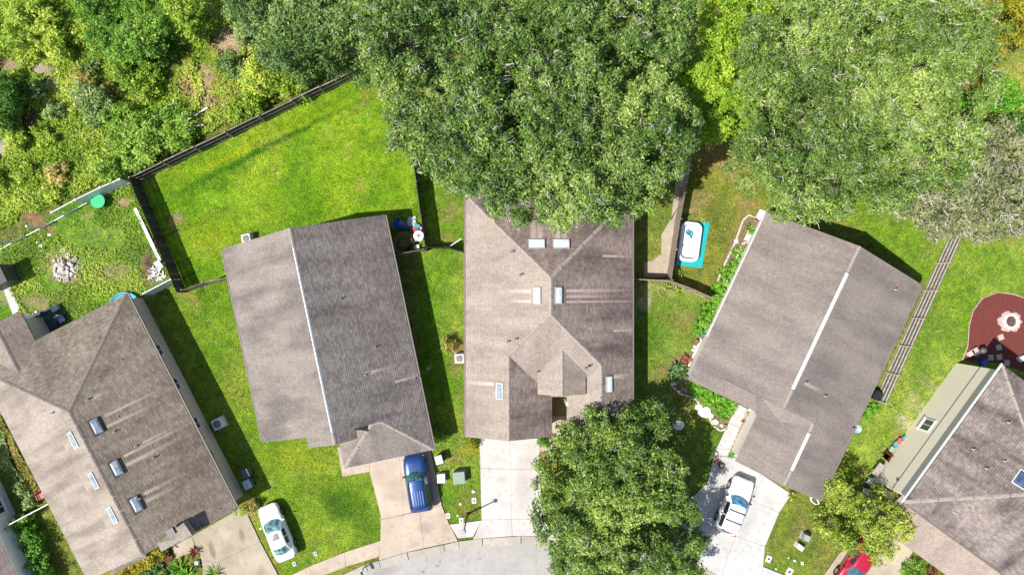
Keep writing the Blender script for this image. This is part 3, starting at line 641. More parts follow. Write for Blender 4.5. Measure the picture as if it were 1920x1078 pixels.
cap(F1(-15.3, 6.25, zr), F1(-15.3, -7.85, zr), M['white'], h1, .20, .07, 'ridge_vent')
wallm1 = plain('wall_tan', (.42, .38, .32, 1), .8, .2, .08, 3)
walls(F1, [(-21.5, -7.6), (-17.3, -7.6), (-15.55, -7.6), (-15.55, -10.95), (-9.1, -10.95), (-9.1, 7.4), (-21.5, 7.4)], 2.66, wallm1, h1)
for v_ in (7.35, -7.65):
    a_, b_, c_ = F1(-21.4, v_, 2.66), F1(-9.2, v_, 2.66), F1(-15.3, v_, zr - .2)
    n_ = F1(0, .12, 0); MB().add([a_, b_, c_, a_ - n_, b_ - n_, c_ - n_], [(0, 1, 2), (5, 4, 3), (0, 3, 4, 1), (1, 4, 5, 2), (2, 5, 3, 0)], wallm1).build('gable_wall', h1)
MB().box(F1(-8.62, -1.8, 2.62), (.13, 19, .12), fascia, rz=F1.ang(), bev=.02).build('gutter', h1)
MB().box(F1(-21.98, -.1, 2.62), (.13, 15.6, .12), fascia, rz=F1.ang(), bev=.02).build('gutter', h1)
for px, py in ((686, 702), (705, 650), (640, 560)): roof_vent(PR1, px, py, h1, .05, .3)
for px, py in ((786, 705), (779, 709)): roof_vent(PR1, px, py, h1, .04, .25)
gd = MB().box(F1(-12.3, -11.0, 1.1), (4.8, .06, 2.1), M['white'], rz=F1.ang()); gd.build('garage_door', h1)

# --- the middle house with skylights and a hipped roof
F2 = Fr(1, 0); ze = 2.75; k2 = .417
h2 = thing('house', (0, 0, 0), 'hipped shingle house with paired skylights under the big oaks, pale driveway in front', 'house')
zz = lambda d: ze + k2 * d
TL, TR, BL = (-3.68, 7.36, ze), (9.56, 7.36, ze), (-3.68, -11.85, ze)
R1, R2 = (2.94, .74, zz(6.62)), (2.94, -2.05, zz(6.62))
G1, G2 = (-.255, -5.245, zz(3.425)), (-.255, -11.85, zz(3.425))
A1, A2 = (6.95, -6.06, zz(2.61)), (6.95, -8.96, zz(2.61))
BR, FL = (9.56, -11.57, ze), (4.34, -11.57, ze)
E1, E2, E3 = (3.17, -11.85, ze), (3.17, -8.67, ze), (4.34, -8.67, ze)
V = lambda l: [Vector(p) for p in l]
pL2 = plane(*V([BL, TL, R1])); pR2 = plane(*V([TR, BR, R1])); pB2 = plane(*V([TL, TR, R1])); pF2 = plane(*V([E2, E3, R2])); pGR = plane(*V([G2, E1, G1])); pWL = plane(*V([A1, E3, A2]))
stk = [streak(pB2, 1000, 452, 3.2, .55), streak(pB2, 1013, 452, 2.8, .5), streak(pB2, 1046, 452, 3.2, .55), streak(pB2, 1059, 452, 2.8, .5), streak(pL2, 996, 546, 2.6, .35), streak(pL2, 996, 565, 2.0, .3), streak(pL2, 925, 720, 2.4, .4),
       streak(pR2, 1062, 545, 6, .3), streak(pR2, 1062, 556, 4, .3), streak(pR2, 1062, 566, 7, .25), streak(pR2, 1150, 706, 2, .5), streak(pR2, 1130, 480, 4, .25), streak(pR2, 1150, 620, 3, .2)]
RM2 = roof_mat('shingles_brown', A(203, 187, 172), A(158, 143, 131), .6, seed=5.0, ln=.82, cont=.10, streaks=stk)
RM2b = roof_mat('shingles_stained_shade_side', A(192, 172, 162), A(126, 108, 106), .85, seed=8.0, ln=.5, cont=.34, streaks=stk)  # copy for slopes turned from the sun: shade in the colour, stains too
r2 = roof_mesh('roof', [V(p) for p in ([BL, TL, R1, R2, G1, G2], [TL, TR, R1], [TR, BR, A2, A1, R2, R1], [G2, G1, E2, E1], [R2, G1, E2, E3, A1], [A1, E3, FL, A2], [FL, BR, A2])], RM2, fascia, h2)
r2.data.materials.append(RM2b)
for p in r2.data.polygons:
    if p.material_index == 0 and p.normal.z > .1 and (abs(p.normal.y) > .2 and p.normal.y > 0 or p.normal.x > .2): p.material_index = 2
for a, b in ((TL, R1), (TR, R1), (R1, R2), (R2, G1), (R2, A1), (A1, A2), (G1, G2), (FL, A2), (BR, A2)): caps(a, b, capm, h2)
ez, rzz = 3.58, 4.36
er = [V([(3.87, -8.35, rzz), (3.87, -4.75, rzz), (2.0, -6.0, ez), (2.0, -8.35, ez)]), V([(3.87, -8.35, rzz), (5.75, -8.35, ez), (5.75, -6.0, ez), (3.87, -4.75, rzz)])]
roof_mesh('entry_roof', [[Vector((3.87, -8.35, rzz)), Vector((3.87, -4.6, rzz)), Vector((2.0, -4.6, ez)), Vector((2.0, -8.35, ez))],
                         [Vector((3.87, -8.35, rzz)), Vector((5.75, -8.35, ez)), Vector((5.75, -4.6, ez)), Vector((3.87, -4.6, rzz))]], RM2, fascia, h2, .14)
caps((3.87, -8.35, rzz), (3.87, -4.9, rzz), capm, h2)
MB().add(V([(2.15, -8.2, 2.7), (5.6, -8.2, 2.7), (5.6, -8.2, 3.5), (3.87, -8.2, 4.2), (2.15, -8.2, 3.5), (2.15, -8.05, 2.7), (5.6, -8.05, 2.7), (5.6, -8.05, 3.5), (3.87, -8.05, 4.2), (2.15, -8.05, 3.5)]),
         [(0, 1, 2, 3, 4), (9, 8, 7, 6, 5), (0, 5, 6, 1), (1, 6, 7, 2), (4, 9, 5, 0)], wallm1).build('gable_wall', h2)
wallm2 = plain('wall_cream', (.55, .48, .36, 1), .8, .2, .08, 3)
walls(F2, [(-3.3, -11.5), (2.9, -11.5), (2.9, -8.3), (4.65, -8.3), (4.65, -11.2), (9.2, -11.2), (9.2, 7.0), (-3.3, 7.0)], 2.7, wallm2, h2)
MB().box((9.63, -2.1, 2.67), (.13, 18.8, .12), fascia, bev=.02).build('gutter', h2); MB().box((-3.75, -2.2, 2.67), (.13, 19.1, .12), fascia, bev=.02).build('gutter', h2)
MB().box((-.2, -11.55, 1.15), (4.8, .07, 2.2), M['white']).build('garage_door', h2)
MB().box((4.45, -8.72 - .5, 1.4), (.3, .3, 2.8), M['offwhite'], bev=.03).build('porch_post', h2)
MB().prism([(2.95, -8.35), (4.6, -8.35), (4.6, -10.7), (2.95, -10.7)], -.02, .10, plain('porch_floor', (.20, .14, .085, 1), .8)).build('porch_floor', h2)
skylight(pB2, 1006, 458, 1.28, .75, h2, 'dome'); skylight(pB2, 1052, 458, 1.28, .75, h2, 'dome')
skylight(pL2, 1008, 554, 1.27, .56, h2, 'dome'); skylight(pR2, 1046, 554, 1.27, .56, h2, 'dome')
skylight(pL2, 937, 733, 1.27, .56, h2, 'blue'); skylight(pR2, 1141, 720, 1.25, .5, h2, 'dome')
for px, py in ((961, 472), (977, 515), (968, 635), (953, 640), (928, 401)): roof_vent(pL2, px, py, h2, .06, .35)
for px, py in ((1008, 697),): roof_vent(pF2, px, py, h2, .06, .35)
roof_vent(pR2, 1100, 690, h2, .06, .35)

# --- the big gabled house behind the garden bed
F3 = Fr(.905, -.426); ze = 2.75; k3 = .36; y_ = lambda d: ze + k3 * d
h3 = thing('house', (0, 0, 0), 'large grey gabled house with white ridge vents between the garden bed and the slatted fence', 'house')
g3L = [F3(22.55, 14.05, y_(6.8)), F3(22.55, .5, y_(6.8)), F3(20.9, .5, y_(5.15)), F3(20.9, -.65, y_(5.15)), F3(15.75, -.65, ze), F3(15.75, 14.05, ze)]
g3R = [F3(22.55, 14.05, y_(6.8)), F3(29.35, 14.05, ze), F3(29.35, -4.9, ze), F3(25.63, -4.9, y_(3.72)), F3(25.63, .5, y_(3.72)), F3(22.55, .5, y_(6.8))]
g3G = [F3(25.63, .5, y_(3.72)), F3(25.63, -4.9, y_(3.72)), F3(21.9, -4.9, ze), F3(21.9, .5, ze)]
P3L, P3R, P3G = plane(g3L[0], g3L[1], g3L[4]), plane(*g3R[:3]), plane(*g3G[:3])
RM3 = roof_mat('shingles_weathered', A(176, 163, 154), A(134, 123, 118), .7, tabs=.14, cont=.08, ln=.88, seed=11.0, streaks=[streak(P3R, 1508, 718, 2.2, .4), streak(P3L, 1400, 728, 1.6, 1.2, -1)])  # dark streak on the left slope paints the shade of the saddle plane
roof_mesh('roof', [g3L, g3R], RM3, fasciaw, h3); roof_mesh('garage_roof', [g3G, [g3G[0] + Vector((0, 0, .0)), g3G[1], F3(25.75, -4.9, y_(3.6)), F3(25.75, .5, y_(3.6))]], RM3, fasciaw, h3)
# front slope joining the main roof to the garage roof
a_, b_, c_, d_, e_, f_ = F3(20.9, .5, y_(5.15)), F3(22.55, .5, y_(6.8)), F3(25.63, .5, y_(3.72)), F3(23.6, -.62, y_(1.75)), F3(21.9, -1.0, ze + .03), F3(20.9, -.65, y_(5.15))
up_ = Vector((0, 0, .012))
RM3c = roof_mat('shingles_front_slope', A(188, 175, 166), A(164, 152, 144), .5, cont=.06, ln=.92, seed=12.0)
mbp = MB()
for tri in ((f_, e_, d_), (f_, d_, a_), (a_, d_, b_), (b_, d_, c_)):
    t3 = [p + up_ for p in tri]
    if (t3[1] - t3[0]).cross(t3[2] - t3[0]).z < 0: t3 = t3[::-1]
    mbp.add(t3 + [p - Vector((0, 0, .08)) for p in t3], [(0, 1, 2), (5, 4, 3), (0, 3, 4, 1), (1, 4, 5, 2), (2, 5, 3, 0)], RM3c)
mbp.build('porch_roof', h3)
RM3d = roof_mat('shingles_saddle', A(176, 160, 152), A(150, 136, 130), .5, cont=.06, ln=.9, seed=13.0)
w0, w1, w2, w3 = F3(18.15, .6, y_(2.4) + .1), F3(18.5, -.62, y_(2.75) + .1), F3(20.95, -.7, y_(5.15) - .3), F3(20.4, .45, y_(4.65) + .02)
MB().add([w0, w1, F3(20.85, -.62, y_(5.1) + .02), F3(20.5, .5, y_(4.75) + .02), w0 - Vector((0, 0, .3)), w1 - Vector((0, 0, .3)), F3(20.85, -.62, y_(5.1) - .1), F3(20.5, .5, y_(4.75) - .1)], [(0, 1, 2), (0, 2, 3), (0, 4, 5, 1), (1, 5, 6, 2), (2, 6, 7, 3), (3, 7, 4, 0), (7, 6, 5, 4)], RM3d).build('saddle_roof', h3)
# saddle where the porch roof meets the main slope
sd = [F3(18.2, .55, y_(2.45) + .03), F3(18.5, -.72, y_(2.75) + .02), F3(21.0, -.72, y_(2.6)), F3(20.5, .2, y_(4.75) + .03)]
caps(F3(22.55, 14.05, y_(6.8)), F3(22.55, 11.9, y_(6.8)), capm, h3); caps(F3(22.55, 2.0, y_(6.8)), F3(22.55, .55, y_(6.8)), capm, h3); caps(F3(25.63, -.3, y_(3.72)), F3(25.63, .4, y_(3.72)), capm, h3)
pv = on_slope(1592, 505, P3L); cap(F3(22.55, 11.8, y_(6.8)), F3(22.55, 2.1, y_(6.8)), M['white'], h3, .27, .07, 'ridge_vent')
cap(F3(25.63, -.4, y_(3.72)), F3(25.63, -3.6, y_(3.72)), M['white'], h3, .26, .07, 'ridge_vent'); caps(F3(25.63, -3.7, y_(3.72)), F3(25.63, -4.9, y_(3.72)), capm, h3)
wallm3 = plain('wall_stucco', (.60, .56, .50, 1), .8, .2, .06, 3)
walls(F3, [(16.15, -.3), (22.25, -.3), (22.25, -4.5), (28.95, -4.5), (28.95, 13.7), (16.15, 13.7)], 2.7, wallm3, h3)
for v_, c0, c1, cm in ((13.65, 16.2, 28.9, 22.55),):
    a_, b_, c_ = F3(c0, v_, 2.7), F3(c1, v_, 2.7), F3(cm, v_, y_(6.8) - .22); n_ = F3(0, .12, 0)
    MB().add([a_, b_, c_, a_ - n_, b_ - n_, c_ - n_], [(0, 1, 2), (5, 4, 3), (0, 3, 4, 1), (1, 4, 5, 2), (2, 5, 3, 0)], wallm3).build('gable_wall', h3)
MB().box(F3(29.43, 4.5, 2.67), (.13, 18.8, .12), fascia, rz=F3.ang(), bev=.02).build('gutter', h3)
MB().box(F3(15.67, 8.5, 2.67), (.13, 10.8, .12), fasciaw, rz=F3.ang(), bev=.02).build('gutter', h3)
MB().box(F3(25.6, -4.55, 1.15), (4.8, .07, 2.2), M['white'], rz=F3.ang()).build('garage_door', h3)
for px, py in ((1509, 717), (1545, 742), (1677, 543)): roof_vent(P3R, px, py, h3, .06, .35)

# --- the long house at the old driveway
F0 = Fr(.889, .458); ze = 2.75; k0 = .40; x_ = lambda d: ze + k0 * d
h0 = thing('house', (0, 0, 0), 'brown shingled house with two rows of skylights beside the old oil-stained driveway', 'house')
T0, T1, C0 = F0(-40.6, 13.6, ze), F0(-27.4, 13.6, ze), F0(-34, 7.0, x_(6.6))
o0R = [T1, F0(-27.4, -5.6, ze), F0(-31.6, -5.6, x_(4.2)), F0(-31.6, -5.2, x_(4.2)), F0(-34, -5.2, x_(6.6)), C0]
o0L = [C0, F0(-34, -5.2, x_(6.6)), F0(-40.6, -5.2, ze), T0]
P0R, P0L, P0B = plane(T1, F0(-27.4, -5.6, ze), C0), plane(C0, F0(-40.6, -5.2, ze), T0), plane(T0, T1, C0)
sk0 = [streak(P0R, 196, 780, 4.6, .3), streak(P0R, 200, 800, 3.4, .3), streak(P0R, 232, 855, 5, .3), streak(P0R, 237, 872, 4.2, .4), streak(P0R, 270, 926, 3, .35), streak(P0R, 274, 940, 2.6, .35), streak(P0R, 262, 833, 2.4, .25), streak(P0R, 175, 745, 1, .3), streak(P0L, 120, 836, 2.4, .8, -1), streak(P0L, 160, 915, 2.6, .9, -1), streak(P0L, 196, 982, 3, 1.0, -1)]
RM0 = roof_mat('shingles_brown_old_shade_side', A(188, 172, 154), A(132, 118, 106), .7, seed=14.0, cont=.34, ln=.4, streaks=sk0)  # stained copy for slopes away from the sun, step shadows painted stronger
RM0b = roof_mat('shingles_sun_side', A(198, 184, 169), A(146, 133, 121), .85, cont=.06, seed=17.0, ln=.92, streaks=sk0)  # copy for the sunlit slope, paler colour and faint painted step shadows
r0 = roof_mesh('roof', [o0R, o0L, [T0, T1, C0]], RM0, fascia, h0); r0.data.materials.append(RM0b)
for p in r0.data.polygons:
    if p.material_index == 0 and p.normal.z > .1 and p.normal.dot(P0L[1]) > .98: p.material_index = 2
for a, b in ((T0, C0), (T1, C0), (C0, o0L[1])): caps(a, b, capd, h0)
za = ze + k0 * 1.8
an = [[F0(-37.35, 16.1, za), F0(-37.35, 11.6, za), F0(-35.55, 13.0, ze), F0(-35.55, 16.1, ze)], [F0(-37.35, 16.1, za), F0(-39.15, 16.1, ze), F0(-39.15, 13.0, ze), F0(-37.35, 11.6, za)]]
an = [[F0(-37.35, 16.1, za), F0(-37.35, 11.4, za + .01), F0(-35.55, 13.2, ze + .01), F0(-35.55, 16.1, ze)], [F0(-37.35, 16.1, za), F0(-39.15, 16.1, ze), F0(-39.15, 13.2, ze + .01), F0(-37.35, 11.4, za + .01)]]
RM0c = roof_mat('shingles_annex', A(186, 170, 156), A(150, 134, 122), .6, seed=21.0, ln=.6)
roof_mesh('annex_roof', an, RM0c, fascia, h0, .12); caps(an[0][0], an[0][1], capd, h0)
wallm0 = plain('wall_taupe', (.60, .52, .43, 1), .8, .2, .06, 3)
walls(F0, [(-40.3, -5.1), (-27.75, -5.1), (-27.75, 13.3), (-35.9, 13.3), (-35.9, 15.7), (-38.8, 15.7), (-38.8, 13.3), (-40.3, 13.3)], 2.7, wallm0, h0)
for px, py in ((301, 654), (334, 717), (371, 791)):
    c = P(px, py, 1.75); uu, vv = c.xy.dot(F0.u), c.xy.dot(F0.v); c = F0(-27.75, vv, 1.75)
    wall_window(c, Vector((F0.v.x, F0.v.y, 0)), Vector((F0.u.x, F0.u.y, 0)), .95, .95, h0, M['white'], M['glass'])
for px, py in ((138, 824), (177, 900), (212, 965)): skylight(P0L, px, py, 1.3, .52, h0, 'blue')
for px, py in ((181, 799), (219, 877), (256, 945)): skylight(P0R, px, py, 1.25, .66, h0, 'dark')
for px, py in ((166, 748), (216, 808), (257, 835), (265, 933), (290, 857)): roof_vent(P0R, px, py, h0, .05, .3)
for px, py in ((100, 773),): roof_vent(P0L, px, py, h0, .05, .3)
for px, py in ((228, 674), (222, 781), (412, 954)): roof_vent(P0R, px, py, h0, box=False, r=.035, h=.08)
# lit entry dormer at the front
d0 = [P(344, 979, 5.05), P(295, 1018, 5.25), P(302, 1034, 5.1), P(360, 1003, 4.9)]
dm = MB(); dz = Vector((0, 0, -.7)); dm.add(d0 + [p + dz for p in d0], [(3, 2, 1, 0), (0, 1, 5, 4), (1, 2, 6, 5), (2, 3, 7, 6), (3, 0, 4, 7)], RM0b); dm.build('entry_roof', h0)
MB().box(P(321, 996, 5.1), (.62, .5, .3), M['flash'], rz=F0.ang()).build('dormer_window', h0)  # low dark box standing for the small dormer window
fx = [P(270, 1037, 4.9), P(204, 1069, 3.3), P(208, 1078, 3.1), P(276, 1044, 4.7)]
MB().add(fx + [p + Vector((0, 0, -.5)) for p in fx], [(3, 2, 1, 0), (0, 1, 5, 4), (1, 2, 6, 5), (2, 3, 7, 6), (3, 0, 4, 7)], RM0).build('porch_roof', h0)
MB().box(F0(-27.33, 4, 2.67), (.13, 19.2, .12), fascia, rz=F0.ang(), bev=.02).build('gutter', h0)
for px, py in ((411, 851), (405, 843)): 
    c = P(px, py, 1.5); vv = c.xy.dot(F0.v); MB().box(F0(-27.68, vv, 1.5), (.12, .3, .4), M['offwhite'], rz=F0.ang()).build('meter_box', h0)

# --- two-storey house by the red mulch circle
F4 = Fr(.81, -.587); z4 = 5.4; k4 = .40
h4 = thing('house', (0, 0, 0), 'two-storey beige-sided house with hipped purple-brown roof beside the red mulch circle', 'house')
q4 = lambda d: z4 + k4 * d
c1, c2, c3, c4, ap = F4(33.45, 4.27, z4), F4(33.45, 17.0, z4), F4(47.5, 17.0, z4), F4(47.5, 4.27, z4), F4(39.82, 10.635, q4(6.365)); ap2 = F4(41.2, 10.635, q4(6.365))
P4L, P4F = plane(c1, c2, ap), plane(c1, c4, ap)
RM4 = roof_mat('shingles_purple_brown', A(190, 174, 166), A(112, 98, 96), .95, seed=23.0, cont=.34, ln=.5)
roof_mesh('roof', [[c1, c2, ap], [c2, c3, ap2, ap], [c3, c4, ap2], [c4, c1, ap, ap2]], RM4, fascia, h4)
for a, b in ((c1, ap), (c2, ap), (ap, ap2)): caps(a, b, capm, h4)
lo = [F4(34.0, 1.75, 2.75), F4(47, 1.75, 2.75), F4(47, 4.75, 3.95), F4(34.0, 4.75, 3.95)]
RM4b = roof_mat('shingles_porch', A(200, 182, 168), A(168, 150, 138), .5, seed=29.0, cont=.08, ln=.85)
roof_mesh('porch_roof', [lo], RM4b, fascia, h4)
siding = NT('beige_siding'); gz = siding.new('ShaderNodeNewGeometry').outputs['Position']; sx = siding.new('ShaderNodeSeparateXYZ'); siding.set(sx.inputs[0], gz)
fr_ = siding.math('FRACT', siding.math('DIVIDE', sx.outputs[2], .2)); siding.color(siding.mix(1.0, (.85, .76, .62, 1), siding.ramp(fr_, [(0, .86), (.12, 1), (1, 1)]), 'MULTIPLY')); siding.r(.7, .3); siding.bump(fr_, .4, .02)
walls(F4, [(33.68, 4.75), (47, 4.75), (47, 16.65), (33.68, 16.65)], 5.34, siding.mat, h4)
walls(F4, [(34.3, 2.1), (46.7, 2.1), (46.7, 4.6), (34.3, 4.6)], 2.7, siding.mat, h4)
MB().box(F4(33.665, 10.7, 2.95), (.04, 11.9, .04), M['dgrey'], rz=F4.ang()).build('band_board', h4)
MB().box(F4(33.36, 10.63, 5.33), (.13, 12.9, .13), M['gutter'], rz=F4.ang(), bev=.02).build('gutter', h4)
MB().box(F4(40.5, 4.2, 5.33), (14, .13, .13), fascia, rz=F4.ang(), bev=.02).build('gutter', h4)
c = P(1740, 798, 1.7); vv = c.xy.dot(F4.v); wall_window(F4(33.68, vv, 1.75), Vector((F4.v.x, F4.v.y, 0)), Vector((-F4.u.x, -F4.u.y, 0)), 1.0, 1.25, h4, M['white'], M['glass'])
MB().box(F4(33.7, P(1684, 900, 2.9).xy.dot(F4.v), 2.9), (.2, .15, .25), M['dgrey'], rz=F4.ang()).build('lamp', h4)
for px, py in ((1822, 841), (1847, 877), (1888, 791), (1881, 863)): roof_vent(P4L, px, py, h4, .06, .3)
M['skynavy'] = glassy('skylight_navy', (.05, .08, .14, 1), .06, .6, .3)
_sb = M['skyblue']; M['skyblue'] = M['skynavy']; skylight(P4L, 1916, 898, 1.2, .9, h4, 'blue'); M['skyblue'] = _sb

# --- corner of the neighbour's white house
F5 = Fr(.907, .42)
h5 = thing('house', (0, 0, 0), 'white-walled neighbouring house, only one wall and a strip of roof in view', 'house')
cw = P(0, 898).xy; ua = cw.dot(F5.u); va = cw.dot(F5.v); ev = 2.5
walls(F5, [(ua - 12, va - 14), (ua, va - 14), (ua, va + 2.2), (ua - 12, va + 2.2)], 2.6, M['vinyl'], h5)
r5 = [F5(ua + .15, va + 2.5, 2.65), F5(ua + .15, va - 14.4, 2.65), F5(ua - 6, va - 14.4, 5.1), F5(ua - 6, va + 2.5, 5.1)]
r5b = [F5(ua - 6, va + 2.5, 5.1), F5(ua - 6, va - 14.4, 5.1), F5(ua - 12.2, va - 14.4, 2.65), F5(ua - 12.2, va + 2.5, 2.65)]
roof_mesh('roof', [r5, r5b], roof_mat('shingles_pinkish', A(186, 168, 164), A(140, 124, 122), .5, seed=31.0), M['white'], h5)
vv = P(3, 948, 1.5).xy.dot(F5.v); wall_window(F5(ua, vv, 1.5), Vector((F5.v.x, F5.v.y, 0)), Vector((F5.u.x, F5.u.y, 0)), 1.1, 1.2, h5, M['white'], M['glass'])

# ------------------------------------------------------------------ fences
def fence(name, label, line, face, bm_, rm, nrails=2, hgt=1.83, bay=2.44, step=0.0, gap=.008, heights=None, group=None, lined=None, rail_w=.09, broken=()):
    """line: ground points; face: side (+1/-1) on which the rails stand"""
    pts = [Vector(p[:2]) for p in line]; root = thing(name, (pts[0].x, pts[0].y, 0), label, 'fence', group=group)
    o0 = Vector((pts[0].x, pts[0].y, 0)); k = 0; cache = {}
    for i in range(len(pts) - 1):
        a, b = pts[i], pts[i + 1]; L = (b - a).length; n = max(1, round(L / bay)); w_ = L / n; rz = math.atan2((b - a).y, (b - a).x)
        d = (b - a).normalized(); nn = Vector((-d.y, d.x)) * face
        key = round(w_, 3)
        if key not in cache:
            npk = int(w_ / .14); pw = w_ / npk; mb = MB()
            for j in range(npk):
                hz = hgt + RNG.uniform(-.012, .012)
                mb.box(((j + .5) * pw - w_ / 2, RNG.uniform(-.004, .004), hz / 2 + .02), (pw - gap * (1 + 1.5 * RNG.random()), .02, hz), bm_)
            rl = MB().box((0, 0, 0), (w_ - .01, .045, rail_w), rm)
            cache[key] = (mb.mesh('board_panel'), rl.mesh('rail'))
        pm, rl = cache[key]
        for j in range(n):
            c = a + d * (w_ * (j + .5)); z = step * ((k % 2) * 2 - 1) * .5 + RNG.uniform(-.02, .02); lat = nn * (RNG.uniform(-.015, .015))
            if k not in broken:
                link('board_panel', pm, root, Vector((c.x + lat.x, c.y + lat.y, z)) - o0, (RNG.uniform(-.01, .01), 0, rz))
            for r in range(nrails):
                zz_ = .25 + (hgt - .42) * r / (nrails - 1)
                q = c + nn * .036; link('rail', rl, root, Vector((q.x, q.y, zz_ + z)) - o0, (0, RNG.uniform(-.006, .006), rz))
            k += 1
        ps = MB().box((0, 0, hgt / 2 + .03), (.09, .09, hgt + .1), rm).mesh('post')
        for j in range(n + (1 if i == len(pts) - 2 else 0)):
            q = a + d * (w_ * j) + nn * .075
            link('post', ps, root, Vector((q.x, q.y, 0)) - o0, (0, 0, rz))
    return root
T = 1.88
fl = lambda l, h=T: [P2(a, b, h) for a, b in l]
fence('wooden_fence', 'long black-stained board fence between the scrub and the green yard', fl([(241, 331), (420, 246), (545, 186), (700, 112), (770, 70)]), -1, M['fence_dark'], M['fence_rail'], 3, step=.1)
fence('wooden_fence', 'black board fence casting a wide shadow on the green yard, by the weedy plot', fl([(241, 334), (330, 548)]), 1, M['fence_dark'], M['fence_dark'], 3)
fence('wooden_fence', 'short sagging board fence from the black fence corner to the white-vented house', fl([(340, 545), (380, 530), (426, 521)]), 1, M['fence_tan'], M['fence_tan'], 2)
fence('wooden_fence', 'dark board fence beside the pile of yard junk, running under the oak', fl([(766, 250), (780, 340), (797, 467)]), 1, M['fence_dark'], M['fence_dark'], 2)
fence('wooden_fence', 'short grey board fence closing the junk corner', fl([(742, 477), (795, 466)]), -1, M['fence_tan'], M['fence_dark'], 2)
fence('wooden_fence', 'short dark fence with a loose light board, ending at the skylight house', fl([(800, 464), (835, 464), (874, 474)]), 1, M['fence_dark'], M['fence_dark'], 2)
fence('wooden_fence', 'tan board fence along the inflatable pool', fl([(1318, 170), (1295, 310), (1276, 410), (1259, 525)]), 1, M['fence_tan'], M['fence_tan'], 3)
fence('wooden_fence', 'short board fence between the skylight house and the pool fence corner', fl([(1188, 523), (1258, 526)]), -1, M['fence_tan'], M['fence_tan'], 2)
fence('wooden_fence', 'board fence running from the pool corner to the planted bed', fl([(1259, 527), (1296, 540), (1336, 558)]), -1, M['fence_tan'], M['fence_tan'], 2)
fence('wooden_fence', 'silver-grey fence with three rails along the large grey house', fl([(1830, 392), (1807, 440), (1663, 757)]), -1, M['fence_gap'], M['fence_grey'], 4, rail_w=.14)
lb = thing('loose_board', P(858, 458), 'pale green-white board leaning on the short dark fence', 'board'); MB().tube([(-.7, -.35, 1.2), (.45, .35, 1.75)], .05, M['offwhite'], 4, False).build('plank', lb)

# white vinyl fence, partly fallen
vf = thing('vinyl_fence', P(240, 345), 'white vinyl fence with missing panels between the weedy plot and the scrub', 'fence'); o0 = P(240, 345)
vb = [(248, 343), (213, 358), (168, 380), (125, 403), (80, 428), (27, 455), (-30, 486)]
for i, (a, b) in enumerate(vb):
    c = P(a, b); MB().box((0, 0, .95), (.12, .12, 1.9), M['vinyl'], bev=.02).build('post', vf, c - o0, (0, 0, .5)); MB().box((0, 0, 1.93), (.16, .16, .05), M['white'], bev=.02).build('post_cap', vf, c - o0, (0, 0, .5))
    if i:
        p, q = P(*vb[i - 1]), c; d = q - p; mid = (p + q) / 2 - o0; rz = math.atan2(d.y, d.x); L = d.length - .14
        MB().box((0, 0, .12), (L, .06, .16), M['white']).build('rail', vf, mid, (0, 0, rz))
        if i <= 3: MB().box((0, 0, 1.82), (L, .06, .15), M['white']).build('rail', vf, mid, (0, 0, rz))
        if i <= 2:
            for k in range(int(L / .29)): MB().box((0, 0, .98), (.275, .03, 1.54), M['vinyl']).build('panel', vf, mid + Vector((math.cos(rz), math.sin(rz), 0)) * ((k + .5) * .29 - L / 2), (0, 0, rz))
def vinyl(label, a, b, h=1.9, n=None):
    p, q = Vector(P2(*a, h)).to_3d(), Vector(P2(*b, h)).to_3d(); d = q - p; rt = thing('vinyl_fence', (p + q) / 2, label, 'fence', math.atan2(d.y, d.x)); L = d.length
    for x in (-L / 2, L / 2): MB().box((x, 0, h / 2), (.12, .12, h), M['vinyl'], bev=.02).build('post', rt)
    for z in (.1, h - .08): MB().box((0, 0, z), (L - .13, .06, .15), M['white']).build('rail', rt)
    n = int(L / .3)
    for k in range(n): MB().box(((k + .5) * (L - .14) / n - L / 2 + .07, 0, h / 2), ((L - .14) / n - .012, .03, h - .33), M['vinyl']).build('panel', rt)
vinyl('white vinyl fence panel between the black fence corner and the turquoise pool', (319, 524), (267, 551))
vinyl('narrow white vinyl fence between the white house and the brown shingled house', (15, 984), (91, 944))
bd = thing('leaning_board', P(278, 440), 'long white board lying along the foot of the black fence', 'board'); dv = P(301, 490) - P(254, 392)
MB().box((0, 0, .12), (dv.length, .32, .05), M['white'], rx=.35).build('plank', bd, None, (0, 0, math.atan2(dv.y, dv.x)))

# ------------------------------------------------------------------ foliage
def leaf_obj(name, C, N, L, W, tone, mat, parent=None):
    n = len(C); N = N / np.linalg.norm(N, axis=1, keepdims=True)
    r = RNG.normal(size=(n, 3)); d = np.cross(N, r); d /= np.linalg.norm(d, axis=1, keepdims=True); e = np.cross(N, d)
    L = np.asarray(L)[:, None] / 2; W = np.asarray(W)[:, None] / 2
    v = np.stack([C - d * L, C + e * W - d * L * .1, C + d * L, C - e * W - d * L * .1], 1)
    me = bpy.data.meshes.new(name); me.vertices.add(4 * n); me.vertices.foreach_set('co', v.reshape(-1).astype(np.float32))
    me.loops.add(4 * n); me.loops.foreach_set('vertex_index', np.arange(4 * n, dtype=np.int32)); me.polygons.add(n)
    me.polygons.foreach_set('loop_start', np.arange(0, 4 * n, 4, dtype=np.int32)); me.polygons.foreach_set('loop_total', np.full(n, 4, np.int32)); me.update()
    a = me.attributes.new('tone', 'FLOAT', 'FACE'); a.data.foreach_set('value', np.clip(tone, 0, 1).astype(np.float32))
    me.materials.append(mat); return link(name, me, parent)

